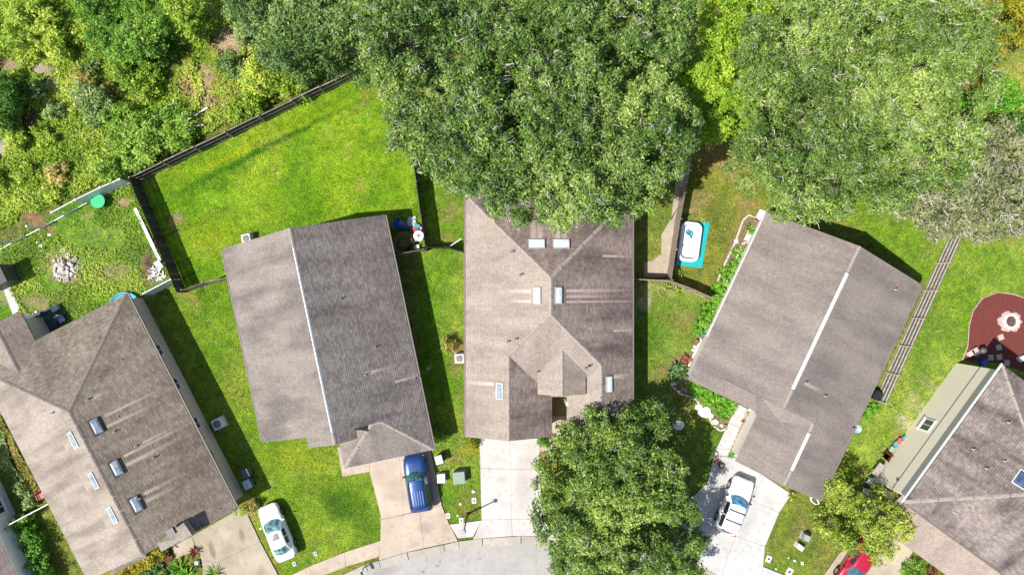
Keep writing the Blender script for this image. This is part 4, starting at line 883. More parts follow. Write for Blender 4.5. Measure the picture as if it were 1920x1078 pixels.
def clump_leaves(cl, dens, size, asp=.5, twig=.0, flat=.75):
    """cl: (n,5) x y z r tone -> leaf arrays"""
    w8 = cl[:, 3] ** 2; cnt = np.maximum(3, (w8 * dens * 3.1416 * 2).astype(int)); idx = np.repeat(np.arange(len(cl)), cnt); n = len(idx); c = cl[idx]
    d = RNG.normal(size=(n, 3)); d /= np.linalg.norm(d, axis=1, keepdims=True); d[:, 2] = np.abs(d[:, 2]) * np.where(RNG.random(n) < .82, 1, -.5)
    rad = c[:, 3] * (1 - .5 * RNG.random(n) ** 1.5) * (1 + .24 * RNG.normal(size=n))
    C = c[:, :3] + d * rad[:, None] * np.array([1, 1, flat])
    N = d * .7 + RNG.normal(size=(n, 3)) * .45 + np.array([0, 0, .45])
    L = size * RNG.uniform(.6, 1.6, n); W = L * asp * RNG.uniform(.7, 1.2, n)
    tone = c[:, 4] + RNG.normal(size=n) * .2; tone = np.clip(tone, 0, .9)
    if twig:
        t = RNG.random(n) < twig; tone[t] = 1; L[t] *= 2.2; W[t] *= .3
    return C, N, L, W, tone

def blob_clumps(blobs, ztop, zedge, rc, sp, tone0=.45, hole=.10, bump=1.1, seed=0, pw=.6):
    s = (HC - ztop * .85) / FP
    B = np.array([(P2(a, b, ztop * .85)[0], P2(a, b, ztop * .85)[1], r * s) for a, b, r in blobs])
    x0, x1 = (B[:, 0] - B[:, 2]).min() - 1, (B[:, 0] + B[:, 2]).max() + 1; y0, y1 = (B[:, 1] - B[:, 2]).min() - 1, (B[:, 1] + B[:, 2]).max() + 1
    gx_, gy_ = np.meshgrid(np.arange(x0, x1, sp), np.arange(y0, y1, sp)); x = gx_.ravel() + RNG.uniform(-.5, .5, gx_.size) * sp; y = gy_.ravel() + RNG.uniform(-.5, .5, gx_.size) * sp
    q = np.full(x.shape, -1.0); hsum = np.zeros(x.shape)
    for (bx, by, br) in B:
        r = np.hypot(x - bx, y - by) / br + (fbm(x * .9 + seed, y * .9) - .5) * .5 + (fbm(x * 2.3 + seed, y * 2.3, 2) - .5) * .5
        q = np.maximum(q, 1 - r * r); hsum = np.maximum(hsum, np.sqrt(np.clip(1 - r * r, 0, 1)) * (.75 + .25 * br / B[:, 2].max()))
    k = q > .04; x, y, hs = x[k], y[k], hsum[k]
    z = zedge + (ztop - zedge) * hs ** pw + (fbm(x * .5 + seed, y * .5 + 9, 3) - .5) * bump * 3.4 + RNG.normal(size=len(x)) * .34
    hol = fbm(x * .55 + 50 + seed, y * .55, 3); drop = hol < np.quantile(hol, hole); z[drop] -= 2.2
    r = rc * RNG.uniform(.6, 1.25, len(x)); tone = tone0 + (fbm(x * .3, y * .3 + seed, 3) - .5) * .85 + RNG.normal(size=len(x)) * .07
    top = np.stack([x, y, z, r, tone], -1)
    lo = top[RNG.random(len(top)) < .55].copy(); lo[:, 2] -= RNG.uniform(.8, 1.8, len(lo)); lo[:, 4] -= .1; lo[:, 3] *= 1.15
    lo[:, 2] = np.maximum(lo[:, 2], .5)
    return np.concatenate([top, lo]), top, B

def tree(name, label, blobs, ztop, zedge, mat, dens=78, size=.185, rc=.46, sp=.5, tone=.45, twig=.04, hole=.1, twigs=0, bump=1.1, asp=.5, cat='tree', group=None, seed=0, limbs=True, low=True, pw=.6):
    cl, top, B = blob_clumps(blobs, ztop, zedge, rc, sp, tone, hole, bump, seed, pw)
    cx = float(np.average(B[:, 0], weights=B[:, 2])); cy = float(np.average(B[:, 1], weights=B[:, 2])); base = Vector((cx, cy, 0))
    root = thing(name, base, label, cat, group=group)
    if not low: cl = top
    C, N, L, W, tn = clump_leaves(cl, dens, size, asp, twig); C = C - np.array([cx, cy, 0]); C[:, 2] = np.maximum(C[:, 2], .06)
    leaf_obj('crown', C, N, L, W, tn, mat, root)
    r0 = max(.04, min(.42, ztop * .035)); tk = MB()
    tk.tube([(0, 0, -.1), (.05, .02, ztop * .18), (.12, -.08, ztop * .38)], [r0 * 1.35, r0, r0 * .8], M['bark'], 10); tk.build('trunk', root)
    if limbs:
        for (bx, by, br) in B[:8]:
            dx, dy = bx - cx, by - cy; lm = MB(); ze_ = ztop * .72
            lm.tube([(.12, -.08, ztop * .36), (dx * .35 + .1, dy * .35, ztop * .5), (dx * .75, dy * .75 + .2, ze_ * .88), (dx, dy, ze_)], [r0 * .6, r0 * .45, r0 * .28, r0 * .12], M['bark'], 7)
            for k in range(3):
                a = RNG.uniform(0, 6.28); lm.tube([(dx * .7, dy * .7, ze_ * .85), (dx + math.cos(a) * br * .35, dy + math.sin(a) * br * .35, ze_), (dx + math.cos(a) * br * .65, dy + math.sin(a) * br * .65, ze_ + .3)], [r0 * .25, r0 * .14, r0 * .06], M['bark'], 5)
            lm.build('limb', root)
    if twigs:
        tb = MB()
        for _ in range(int(twigs * 4)):
            c = top[RNG.integers(len(top))]; p = Vector((c[0] - cx, c[1] - cy, c[2] + c[3] * .35)); a0 = RNG.uniform(0, 6.28)
            for j in range(RNG.integers(1, 4)):
                a = a0 + RNG.normal() * .5; l = RNG.uniform(.22, .62); p = p + Vector((RNG.normal() * .1, RNG.normal() * .1, 0)); e = p + Vector((math.cos(a) * l, math.sin(a) * l, RNG.uniform(-.15, .2)))
                md = (p + e) / 2 + Vector((RNG.normal() * .11, RNG.normal() * .11, .05)); tb.tube([p, md, e], [.03, .022, .01], M['twig'], 3, False)
        t_ = tb.build('twigs', root); t_['kind'] = 'stuff'
    return root

g_ = lambda r, g, b: A(r, g, b, 1.15)
LM_oak = leaf_mat('oak_leaf', g_(58, 88, 36), g_(104, 138, 54), g_(176, 196, 104), (.52, .50, .42, 1), .22)
LM_oakg = leaf_mat('oak_leaf_grey', g_(66, 98, 36), g_(114, 146, 58), g_(182, 202, 108), (.50, .48, .38, 1), .22)
LM_moss = leaf_mat('mossy_leaf', g_(70, 84, 44), g_(114, 124, 74), g_(172, 172, 126), (.50, .47, .39, 1), .2)
LM_lime = leaf_mat('lime_leaf', g_(92, 132, 24), g_(144, 184, 44), g_(200, 218, 84))
LM_gold = leaf_mat('golden_leaf', g_(90, 104, 16), g_(164, 160, 36), g_(220, 196, 70))
LM_front = leaf_mat('street_tree_leaf', g_(64, 94, 34), g_(110, 142, 54), g_(184, 204, 104), (.46, .44, .34, 1), .25)
LM_yelg = leaf_mat('yellow_green_leaf', g_(72, 96, 24), g_(132, 156, 48), g_(196, 204, 92), (.46, .44, .34, 1), .25)
LM_dark = leaf_mat('dark_scrub_leaf', g_(64, 106, 28), g_(108, 156, 44), g_(172, 204, 84), (.36, .34, .28, 1), .25)
LM_scrub = leaf_mat('scrub_leaf', g_(86, 122, 24), g_(142, 176, 44), g_(204, 216, 92), (.46, .38, .28, 1), .25)
LM_dry = leaf_mat('dry_scrub_leaf', g_(120, 120, 46), g_(172, 162, 78), g_(214, 198, 126), (.50, .40, .32, 1))
LM_small = leaf_mat('small_leaf', g_(62, 94, 42), g_(112, 142, 70), g_(178, 196, 124), (.4, .4, .34, 1), .22)
LM_gard = leaf_mat('garden_leaf', g_(44, 100, 16), g_(92, 156, 34), g_(160, 206, 80))
LM_gardd = leaf_mat('garden_leaf_dark', g_(36, 76, 30), g_(76, 118, 52), g_(150, 172, 120))
LM_red = leaf_mat('red_leaf', g_(90, 40, 36), g_(156, 92, 76), g_(214, 140, 116))
LM_yel = leaf_mat('yellow_flower', g_(170, 160, 16), g_(236, 214, 16), g_(250, 240, 60))

# great oaks over the middle house
tree('oak_tree', 'tall live oak with grey twigs reaching over the fence beside the green yard', [(800, 80, 105), (850, 200, 118), (800, 235, 72), (872, 280, 84), (905, 90, 105), (748, 125, 58), (730, 20, 70), (760, 80, 60)], 11, 8.4, LM_oak, twigs=60, seed=1, tone=.42, bump=1.6, hole=.15)
tree('oak_tree', 'broadest live oak, its crown hanging over the roof of the skylight house', [(1010, 60, 120), (1040, 180, 135), (1000, 300, 115), (1050, 350, 75), (950, 345, 68), (925, 190, 80)], 12, 9.0, LM_oak, twigs=70, seed=2, tone=.45, bump=1.6, hole=.15)
tree('oak_tree', 'live oak with olive crown next to the dark gap and the pool fence', [(1170, 60, 115), (1175, 190, 105), (1160, 300, 95), (1235, 270, 70), (1120, 350, 68), (1265, 220, 45), (1230, 110, 60), (1205, 350, 50)], 11, 8.3, LM_oak, twigs=50, seed=3, tone=.5, bump=1.6, hole=.15)
tree('laurel_tree', 'small-leaved green tree behind the top end of the long black fence', [(590, 45, 90), (530, 60, 72), (640, 55, 82), (560, 105, 48), (470, 10, 40), (660, 95, 36)], 8, 4.5, LM_small, size=.19, seed=4, tone=.45, twig=.01)
tree('lime_tree', 'bright yellow-green tree squeezed between the two groups of oaks', [(1362, 25, 52), (1350, 100, 55), (1330, 165, 58), (1372, 195, 52), (1300, 185, 34), (1345, 235, 26), (1390, 60, 60), (1410, 130, 40)], 7.2, 4.2, LM_lime, size=.2, seed=5, tone=.55, twig=0)
tree('oak_tree', 'live oak with a dry corner over the grey house, beside the lime-green tree', [(1500, 75, 104), (1480, 190, 92), (1484, 305, 96), (1428, 305, 56), (1505, 365, 50), (1550, 200, 98), (1455, 60, 50)], 11, 8.4, LM_oakg, twigs=60, seed=6, tone=.45, bump=1.8, hole=.17, asp=.36)
tree('oak_tree', 'widest grey-green live oak behind the slatted fence, sandy gap in its crown', [(1640, 50, 130), (1700, 180, 125), (1610, 290, 105), (1740, 280, 90), (1580, 350, 60), (1795, 60, 80), (1775, 165, 78), (1600, 150, 80), (1680, 350, 50)], 11.5, 8.8, LM_oakg, twigs=90, seed=7, tone=.5, bump=1.8, hole=.17, asp=.36)
tree('moss_oak', 'oak draped in grey Spanish moss above the end of the slatted fence', [(1800, 345, 82), (1868, 300, 66), (1740, 368, 58), (1860, 395, 55), (1930, 385, 56), (1715, 345, 46), (1790, 400, 40)], 10, 7.6, LM_moss, twigs=110, seed=8, tone=.5, twig=.14, hole=.16)
tree('golden_tree', 'small tree with yellow-brown leaves beside the sunlit back lawn', [(1885, 40, 50), (1852, 100, 44), (1905, -5, 56)], 7.5, 4, LM_gold, size=.2, seed=9, tone=.45, twig=.02)
tree('young_tree', 'round bright green young tree at the edge of the back lawn', [(1868, 172, 34), (1890, 190, 22)], 5, 2.2, LM_gard, size=.2, seed=10, tone=.55, twig=0)
tree('young_tree', 'dark green bush beyond the mossy oak', [(1915, 232, 24)], 3, 1.2, LM_dark, size=.18, seed=11, twig=0)
# street trees
tree('street_tree', 'big round street tree between the pale driveway and the white driveway', [(1160, 915, 110), (1072, 965, 66), (1128, 1038, 96), (1226, 925, 80), (1272, 985, 52), (1105, 862, 60), (1180, 838, 54), (1250, 1042, 86), (1032, 948, 32), (1128, 802, 28), (1180, 790, 20), (1236, 800, 34), (1062, 900, 44), (1014, 985, 18), (1300, 1020, 30)], 7.0, 2.2, LM_front, dens=70, size=.22, twigs=40, pw=.85, seed=12, tone=.5, hole=.12, twig=.03, asp=.42)
tree('street_tree', 'small street tree standing over the red car', [(1618, 985, 48), (1676, 962, 40), (1588, 945, 26), (1640, 1018, 40), (1690, 995, 24), (1585, 1000, 26), (1572, 912, 18)], 4.0, 1.8, LM_yelg, dens=50, size=.23, seed=13, tone=.6, hole=.14, twig=.02, asp=.38)

# scrub: single shrubs and small trees
scr = [
    ('dark_tree', 'dark leafy tree, the largest in the scrub', [(225, 45, 62), (280, 50, 50), (270, 90, 34), (180, 10, 34)], 2.6, 1.3, LM_dark, .4),
    ('shade_tree', 'dark tree at the edge of the scrub beside the brown soil', [(-4, 185, 44), (4, 225, 16)], 2.4, 1.2, LM_dark, .0),
    ('bushy_tree', 'light green bushy tree between the dark tree and the bare sand', [(345, 22, 38), (318, 8, 28), (362, 45, 20)], 3, 1.4, LM_scrub, .6),
    ('dense_shrub', 'dense dark green shrub mass against the long black fence', [(258, 255, 50), (312, 236, 44), (222, 222, 28), (335, 262, 24), (288, 275, 30)], 1.3, .6, LM_dark, .62),
    ('feathery_shrub', 'grey-green feathery shrub in the middle of the scrub', [(172, 190, 38), (150, 170, 22)], 1.6, .6, LM_small, .7),
    ('bushy_tree', 'mid-green shrub below the dark tree', [(262, 148, 34), (240, 130, 22)], 1.4, .7, LM_scrub, .45),
    ('bushy_tree', 'leafy shrub between the bare sand and the small-leaved tree', [(462, 38, 32), (450, 10, 30)], 3.2, 1, LM_small, .45),
    ('bushy_tree', 'yellow-green shrub against the top half of the black fence', [(505, 130, 42), (545, 148, 30), (480, 150, 22)], 2.4, .6, LM_scrub, .6),
    ('bushy_tree', 'bluish shrub beside the sandy patch', [(430, 115, 24), (455, 130, 16)], 2.0, .6, LM_small, .3),
    ('bushy_tree', 'olive shrub touching the fence near its middle', [(465, 190, 26), (440, 205, 18)], 1.8, .5, LM_scrub, .3),
    ('bushy_tree', 'bright shrub at the top edge of the scrub', [(60, 40, 44), (95, 80, 30), (40, 80, 28)], 1.6, .7, LM_scrub, .6),
    ('bushy_tree', 'small round dark bush where white and black fences meet', [(198, 320, 22), (180, 325, 12)], 2.2, .5, LM_dark, .6),
]
for i, (nm, lb_, bl, zt, zl, mt, tn) in enumerate(scr): tree(nm, lb_, bl, zt, zl, mt, dens=75, size=.2, rc=.42, sp=.44, tone=tn, twig=.02, hole=.08, bump=.6, seed=20 + i, cat='shrub' if zt < 4 else 'tree', limbs=zt > 4.2)
rr = random.Random(5)
wsc = w(SCRUB); cnt = 0
while cnt < 34:
    px, py = rr.uniform(-20, 620), rr.uniform(0, 430); p = P2(px, py)
    if not inpoly(np.array([p[0]]), np.array([p[1]]), w([(-30, -20), (640, -20), (680, 100), (235, 318), (90, 385), (-30, 440)]))[0]: continue
    if any(abs(px - a) < b + 6 and abs(py - c_) < d + 6 for a, b, c_, d in ((430, 56, 80, 44), (80, 34, 130, 24), (55, 16, 225, 30), (390, 26, 150, 34), (395, 50, 205, 26), (350, 26, 165, 30))): continue
    r = rr.uniform(9, 20); mt = rr.choice([LM_scrub, LM_scrub, LM_scrub, LM_dry, LM_small])
    kind_ = {LM_scrub: 'low leafy green shrub in the scrub', LM_dry: 'low dry yellowish shrub in the scrub', LM_small: 'low grey-green shrub in the scrub'}
    where = min((((430, 80), 'beside the bare sand'), ((90, 140), 'around the pale stones'), ((225, 60), 'at the foot of the dark tree'), ((20, 200), 'by the brown soil'), ((170, 190), 'around the feathery shrub'), ((110, 340), 'behind the white vinyl fence'), ((300, 240), 'around the dense dark shrub mass'), ((350, 210), 'near the white planks'), ((40, 330), 'in the far corner above the weedy plot'), ((500, 150), 'along the far half of the black fence'), ((120, 20), 'at the top of the scrub')), key=lambda q: math.hypot(q[0][0] - px, q[0][1] - py))[1]
    lbl = 'low dry yellowish shrub in the scrub' if mt is LM_dry else ('low grey-green shrub in the scrub' if mt is LM_small else 'low leafy green shrub in the scrub')
    lbl = lbl.replace('in the scrub', where)
    tree('scrub_bush', lbl, [(px, py, r), (px + rr.uniform(-8, 8), py + rr.uniform(-8, 8), r * .7)], rr.uniform(.5, 1.0), .25, mt, dens=64, size=.2, rc=.3, sp=.34, tone=rr.uniform(.45, .8), twig=.03, hole=.05, bump=.3, seed=50 + cnt, cat='shrub', group='low shrubs in the scrub', limbs=False)
    cnt += 1

def cover(name, label, poly, n, size, mat, hmax, excl=(), tone=.5, thr=.0, cat='undergrowth', twig=.03):
    wp = w(poly); xs = [p[0] for p in wp]; ys = [p[1] for p in wp]
    x0, x1, y0, y1 = max(min(xs), -47), min(max(xs), 47), max(min(ys), -27), min(max(ys), 27)
    x = RNG.uniform(x0, x1, n); y = RNG.uniform(y0, y1, n); k = inpoly(x, y, wp); s = HC / FP
    dn = fbm(x * .5 + 11, y * .5, 3); k &= (dn > thr + RNG.uniform(-.06, .06, n))
    for (a, b, rx, ry) in excl:
        cx, cy = P2(a, b); k &= (((x - cx) / (rx * s)) ** 2 + ((y - cy) / (ry * s)) ** 2 + (fbm(x * 1.3, y * 1.3) - .5) * 3.2) > 1
    x, y = x[k], y[k]; n = len(x)
    z = (np.clip(fbm(x * .9, y * .9 + 4, 4) - .25, 0, 1) * 1.7 * hmax) * RNG.uniform(.35, 1, n) + .05
    N = RNG.normal(size=(n, 3)) * .5 + np.array([0, 0, .7]); L = size * RNG.uniform(.6, 1.5, n); W = L * RNG.uniform(.35, .7, n)
    tn = tone + (fbm(x * .35 + 77, y * .35, 3) - .5) * 1.2 + RNG.normal(size=n) * .15; tn = np.clip(tn, 0, .9); t = RNG.random(n) < twig; tn[t] = 1; L[t] *= 2.4; W[t] *= .25
    o = leaf_obj(name, np.stack([x, y, z], -1), N, L, W, tn, mat); tag(o, label, cat, kind='stuff'); return o
bare = [(430, 80, 32, 24), (470, 110, 13, 24), (80, 128, 28, 13), (98, 155, 12, 9), (15, 122, 26, 14), (55, 225, 13, 28), (122, 215, 16, 10), (388, 145, 15, 26), (400, 190, 26, 12), (70, 412, 34, 16), (0, 285, 12, 16), (350, 165, 16, 18)]
cover('undergrowth', 'tangled green undergrowth covering the vacant lot', [(-100, -60), (740, -60), (712, 96), (690, 108), (240, 322), (95, 388), (-100, 480)], 210000, .19, LM_scrub, .6, bare, .6, .2)
cover('dry_undergrowth', 'dry yellow undergrowth around the sandy patches', [(330, 20), (560, 110), (560, 160), (340, 270), (310, 150)], 14000, .2, LM_dry, .6, bare[:2], .5, .42, twig=.12)
cover('weeds', 'knee-high weeds in the plot of the long brown house', [(0, 460), (95, 402), (240, 340), (330, 540), (250, 550), (110, 612), (40, 585), (0, 500)], 30000, .14, LM_scrub, .28, [(122, 503, 38, 30), (70, 570, 30, 20), (215, 508, 26, 12), (238, 380, 16, 8), (280, 505, 18, 28)], .45, .42)
cover('weeds', 'weedy strip with creeper beside the brown shingled house', [(0, 790), (60, 935), (85, 935), (0, 775)], 9000, .16, LM_dry, .5, (), .5, .2)
cover('vine', 'pale creeper grown over the low fence of the white house', [(-6, 800), (-2, 850), (60, 950), (78, 945), (22, 860), (6, 800)], 9000, .2, LM_small, 1.1, (), .7, .0, cat='vine')
grd = plain('dummy', (.1, .1, .1, 1))

# ------------------------------------------------------------------ garden plants
def strap_mesh(name, n, L, wd, mat, rise=.6, seed=0, asp=3):
    """rosettes of arching strap leaves"""
    r = np.random.default_rng(seed); v = []; f = []; tn = []
    for i in range(n):
        a = r.uniform(0, 6.28); l = L * r.uniform(.6, 1.1); w_ = wd * r.uniform(.7, 1.2); up = rise * r.uniform(.4, 1.1); ox, oy = r.normal(size=2) * .06
        d = np.array([math.cos(a), math.sin(a)]); e = np.array([-d[1], d[0]]); b = len(v); t0 = r.uniform(.2, .9)
        for k in range(5):
            t = k / 4; z = up * math.sin(t * 2.2) * l * 1.1 + .05; ww = w_ * (.35 + 1.3 * t) * (1 - t) ** .6 * 1.2 if k < 4 else .004
            c = d * l * t + np.array([ox, oy])
            v.append((c[0] + e[0] * ww / 2, c[1] + e[1] * ww / 2, z - .015)); v.append((c[0], c[1], z + .012)); v.append((c[0] - e[0] * ww / 2, c[1] - e[1] * ww / 2, z - .015))
        for k in range(4):
            for j in range(2): q = b + k * 3 + j; f.append((q, q + 1, q + 4, q + 3)); tn.append(t0)
    me = bpy.data.meshes.new(name); me.from_pydata(v, [], f); me.materials.append(mat)
    a = me.attributes.new('tone', 'FLOAT', 'FACE'); a.data.foreach_set('value', np.array(tn, np.float32)); me.update(); return me
PM = {'green': strap_mesh('leaves', 26, .62, .13, LM_gard, .75, 1), 'dark': strap_mesh('leaves', 30, .55, .15, LM_gardd, .8, 2), 'red': strap_mesh('leaves', 26, .5, .12, LM_red, .8, 3),
      'yellow': strap_mesh('leaves', 20, .5, .1, LM_lime, .8, 4), 'palm': strap_mesh('leaves', 22, 1.3, .2, LM_gard, .55, 5), 'spiky': strap_mesh('leaves', 34, .9, .09, LM_dark, .6, 6), 'dry': strap_mesh('leaves', 20, .4, .08, LM_dry, .8, 7)}
def plant(kind, px, py, s, label, group=None, name='garden_plant', z=0.02):
    root = thing(name, P(px, py, .3 * s) * Vector((1, 1, 0)) + Vector((0, 0, z)) if False else Vector((P(px, py, .3 * s).x, P(px, py, .3 * s).y, z)), label, 'plant', RNG.uniform(0, 6.28), group)
    root.scale = (s, s, s * RNG.uniform(.85, 1.25))
    link('leaves', PM[kind], root); st = link('stem', STEM, root); return root
STEM = MB().cyl((0, 0, -.05), .035, .25, M['bark'], 6).mesh('stem')
def bed(name, poly, mat, top=.035, kind='structure'):
    o = MB().prism([P2(a, b, top) for a, b in poly], -.05, top, mat).build(name); o['kind'] = kind; NOGRASS.append([P2(a, b) for a, b in poly]); return o
def edging(name, label, line, mat, r=.07, top=.09, seg=.35):
    root = thing(name, P(*line[0]), label, 'edging'); o0 = P(*line[0]); pts = [P(*p) for p in line]; k = 0
    me_ = [MB().box((0, 0, 0), (seg * .94, r * 2, .1), mat, bev=.02).mesh('edging_stone') for _ in range(1)][0]
    for i in range(len(pts) - 1):
        a, b = pts[i], pts[i + 1]; L = (b - a).length; n = max(1, round(L / seg)); d = (b - a) / n; rz = math.atan2(d.y, d.x)
        for j in range(n): link('edging_stone', me_, root, a + d * (j + .5) - o0 + Vector((0, 0, top - .05)), (0, 0, rz + RNG.uniform(-.06, .06)))
    return root
G1_ = 'leafy plants in the bed along the large grey house'
bed('garden_bed', [(1393, 412), (1402, 402), (1424, 408), (1432, 410), (1400, 470), (1345, 590), (1300, 690), (1285, 745), (1262, 720), (1250, 700), (1262, 670), (1295, 660), (1310, 620), (1326, 575), (1345, 520), (1372, 450)], M['soil'])
bed('garden_bed', [(1262, 722), (1288, 700), (1294, 712), (1383, 757), (1374, 780), (1362, 800), (1345, 806), (1334, 795), (1328, 780), (1318, 764), (1300, 742), (1278, 738)], M['soil'], .045)
bed('planter_bed', [(1401, 766), (1418, 775), (1384, 856), (1366, 846)], M['soil'], .05)
edging('stone_edging', 'curved pale stone edging of the front garden bed', [(1256, 718), (1274, 738), (1300, 745), (1318, 764), (1330, 782), (1336, 797), (1350, 807), (1364, 803)], M['stone'])
edging('stone_edging', 'straight pinkish stone edging behind the inflatable pool', [(1345, 528), (1360, 492), (1378, 455), (1393, 413), (1404, 403), (1420, 410)], M['stone'])
edging('stone_edging', 'tan edging stones beside the garden path', [(1403, 767), (1386, 802), (1370, 842)], M['con_b'])
con = MB().prism([P2(a, b, .3) for a, b in ((1404, 764), (1419, 774), (1385, 855), (1393, 862), (1382, 866), (1366, 846), (1381, 850), (1413, 776), (1402, 768))], 0, .22, M['con_x'])
bd_ = thing('planter_kerb', (0, 0, 0), 'cream planter kerb beside the garage of the large grey house', 'kerb'); 
for poly in ([(1405, 765), (1419, 774), (1417, 779), (1403, 769)], [(1419, 775), (1387, 856), (1380, 852), (1413, 777)]):
    MB().prism([P2(a, b, .2) for a, b in poly], 0, .2, M['offwhite']).build('kerb_stone', bd_)
big = [(1408, 430, .9), (1398, 470, .8), (1384, 492, 1.0), (1372, 498, .9), (1366, 520, 1.1), (1356, 535, 1.1), (1350, 552, 1.0), (1342, 540, .8), (1330, 580, 1.1), (1322, 596, 1.2), (1312, 612, 1.1), (1320, 622, .9), (1338, 600, .9), (1345, 580, .9), (1336, 565, 1.0), (1318, 580, .8), (1354, 510, .8), (1378, 472, .7),
       (1368, 508, .9), (1362, 548, .8), (1347, 562, .9), (1333, 590, .9), (1326, 608, .9), (1308, 622, .8), (1390, 480, .7), (1330, 730, .9), (1348, 745, .9), (1316, 728, .9),
       (1300, 728, .9), (1310, 738, 1.0), (1322, 738, 1.0), (1318, 750, .9), (1332, 748, 1.1), (1342, 756, 1.1), (1355, 758, 1.2), (1364, 768, 1.1), (1350, 772, 1.0), (1370, 760, 1.0), (1292, 722, .7), (1306, 722, .8), (1340, 742, .8), (1358, 780, .8)]
for px, py, s in big:
    wh_ = min((((1405, 430), 'by the terracotta pot behind the pool'), ((1380, 485), 'halfway along the wall bed, across from the pool'), ((1350, 545), 'where the tan fence meets the wall bed'), ((1320, 610), 'above the blue pot by the wall'), ((1298, 726), 'at the house corner in the front bed'), ((1328, 745), 'in the middle of the front bed'), ((1360, 768), 'next to the garden path in the front bed')), key=lambda q: math.hypot(q[0][0] - px, q[0][1] - py))[1]
    plant('green', px, py, s, 'bushy bright green long-leaved plant ' + wh_, G1_)
for px, py, s in ((1262, 694, 1.1), (1272, 686, 1.1), (1266, 708, 1.0), (1276, 700, 1.1), (1284, 694, .8), (1256, 702, .8)): plant('dark', px, py, s, 'dark green white-edged plant at the round end of the garden bed', 'dark plants at the round end of the bed')
for px, py, s in ((1290, 676, .9), (1282, 670, .7), (1394, 462, .6), (1388, 566, .5)): plant('red', px, py, s, 'dark red leafy plant in the garden bed by the large grey house', 'dark red plants in the garden bed')
for px, py, s in ((1270, 512, .9), (1277, 522, .8)): plant('yellow', px, py, s, 'yellow-green plant under the pool fence corner', 'yellow-green plants at the pool fence corner')
for px, py, s in ((1250, 538, .9), (1268, 546, .9), (1240, 548, .7)): plant('yellow', px, py, s, 'spreading plant on the lawn side of the pool fence corner', 'plants on the lawn side of the fence corner')
for px, py, s, k in ((1405, 775, .5, 'dark'), (1398, 800, .5, 'dry'), (1390, 813, .5, 'yellow'), (1385, 832, .55, 'dark'), (1377, 842, .7, 'yellow'), (1370, 852, .6, 'green'), (1394, 790, .45, 'red')): plant(k, px, py, s, 'small potted-size plant in the narrow bed beside the garden path', 'small plants beside the garden path')
for px, py, s in ((1634, 765, 1.0), (1622, 770, 1.0), (1628, 780, .8)): plant('green', px, py, s, 'green bush at the street end of the slatted fence', 'bushes at the end of the slatted fence')
for px, py, s in ((1350, 868, .5), (1342, 862, .5)): plant('red', px, py, s, 'small dark plant between the big street tree and the white driveway', 'small dark plants by the white driveway')
plant('palm', 338, 1064, .8, 'bright green palm-like plant by the entry of the brown house', name='palm_plant')
plant('palm', 352, 1078, .75, 'second bright palm-like plant nearer the frame edge by the oil-stained driveway', name='palm_plant')
plant('red', 365, 1035, 1.1, 'dark purple bush beside the old driveway'); plant('red', 314, 1046, 1.1, 'salmon red bush beside the entry path', name='red_bush')
plant('spiky', 398, 1076, 1.0, 'spiky dark plant at the side of the old driveway'); plant('dark', 370, 1060, .7, 'dark low plant around the small white lamp by the old driveway')
for px, py, s in ((300, 1062, 1.0), (285, 1072, 1.0), (318, 1072, 1.0), (268, 1078, .9), (308, 1080, 1)): plant('dark', px, py, s, 'dark round-leaved plant in front of the brown house', 'dark plants in front of the brown house')
tree('croton_hedge', 'yellow and green croton hedge along the porch of the brown house', [(232, 1072, 14), (250, 1062, 14), (268, 1054, 14), (286, 1044, 12), (298, 1036, 10)], 1.4, .5, LM_gold, size=.16, rc=.3, sp=.3, cat='hedge', limbs=False, bump=.2, seed=70, tone=.5)
tree('flower_hedge', 'green hedge topped with yellow flowers between the white and the brown house', [(38, 985, 18), (48, 1005, 20), (58, 1030, 20), (70, 1055, 20), (80, 1080, 20)], 1.3, .5, LM_gard, size=.15, rc=.3, sp=.3, cat='hedge', limbs=False, bump=.2, seed=71, tone=.4)
cover('yellow_flowers', 'strip of yellow flowers on the green hedge', [(40, 974), (50, 970), (66, 1000), (76, 1026), (66, 1028), (52, 998)], 2600, .1, LM_yel, 1.3, (), .6, 0, cat='flowers', twig=0)
for px, py, r, mt, lb_ in ((1018, 827, 12, LM_gard, 'clipped round green bush at the corner of the pale driveway'), (1062, 750, 8, LM_gard, 'small green bush in the porch recess of the skylight house'), (884, 832, 10, LM_gold, 'low yellow-flowering bush at the garage corner of the skylight house'),
        (470, 951, 11, LM_dry, 'brown dry bush at the garage corner of the brown house'), (456, 957, 8, LM_scrub, 'small green bush at the top of the old driveway'), (840, 645, 12, LM_dry, 'dry vine heap beside the round air conditioner'), (822, 820, 12, LM_dark, 'dark bush in the shade at the side of the white-vented house'), (1487, 928, 8, LM_gold, 'yellow-green bush at the garage corner of the large grey house'), (1716, 1068, 20, LM_dark, 'dark bush in front of the beige-sided house'), (1790, 1075, 20, LM_dark, 'dark bush under the porch roof of the beige-sided house'), (1752, 1078, 14, LM_red, 'reddish shrub between two dark bushes by the beige house'), (1545, 915, 8, LM_dark, 'narrow dark bush along the side of the large grey house')):
    tree('bush', lb_, [(px, py, r), (px + 3, py + 2, r * .8)], .9, .35, mt, size=.14, rc=.22, sp=.22, dens=90, cat='bush', limbs=False, bump=.1, seed=int(px), hole=0, twig=.02)

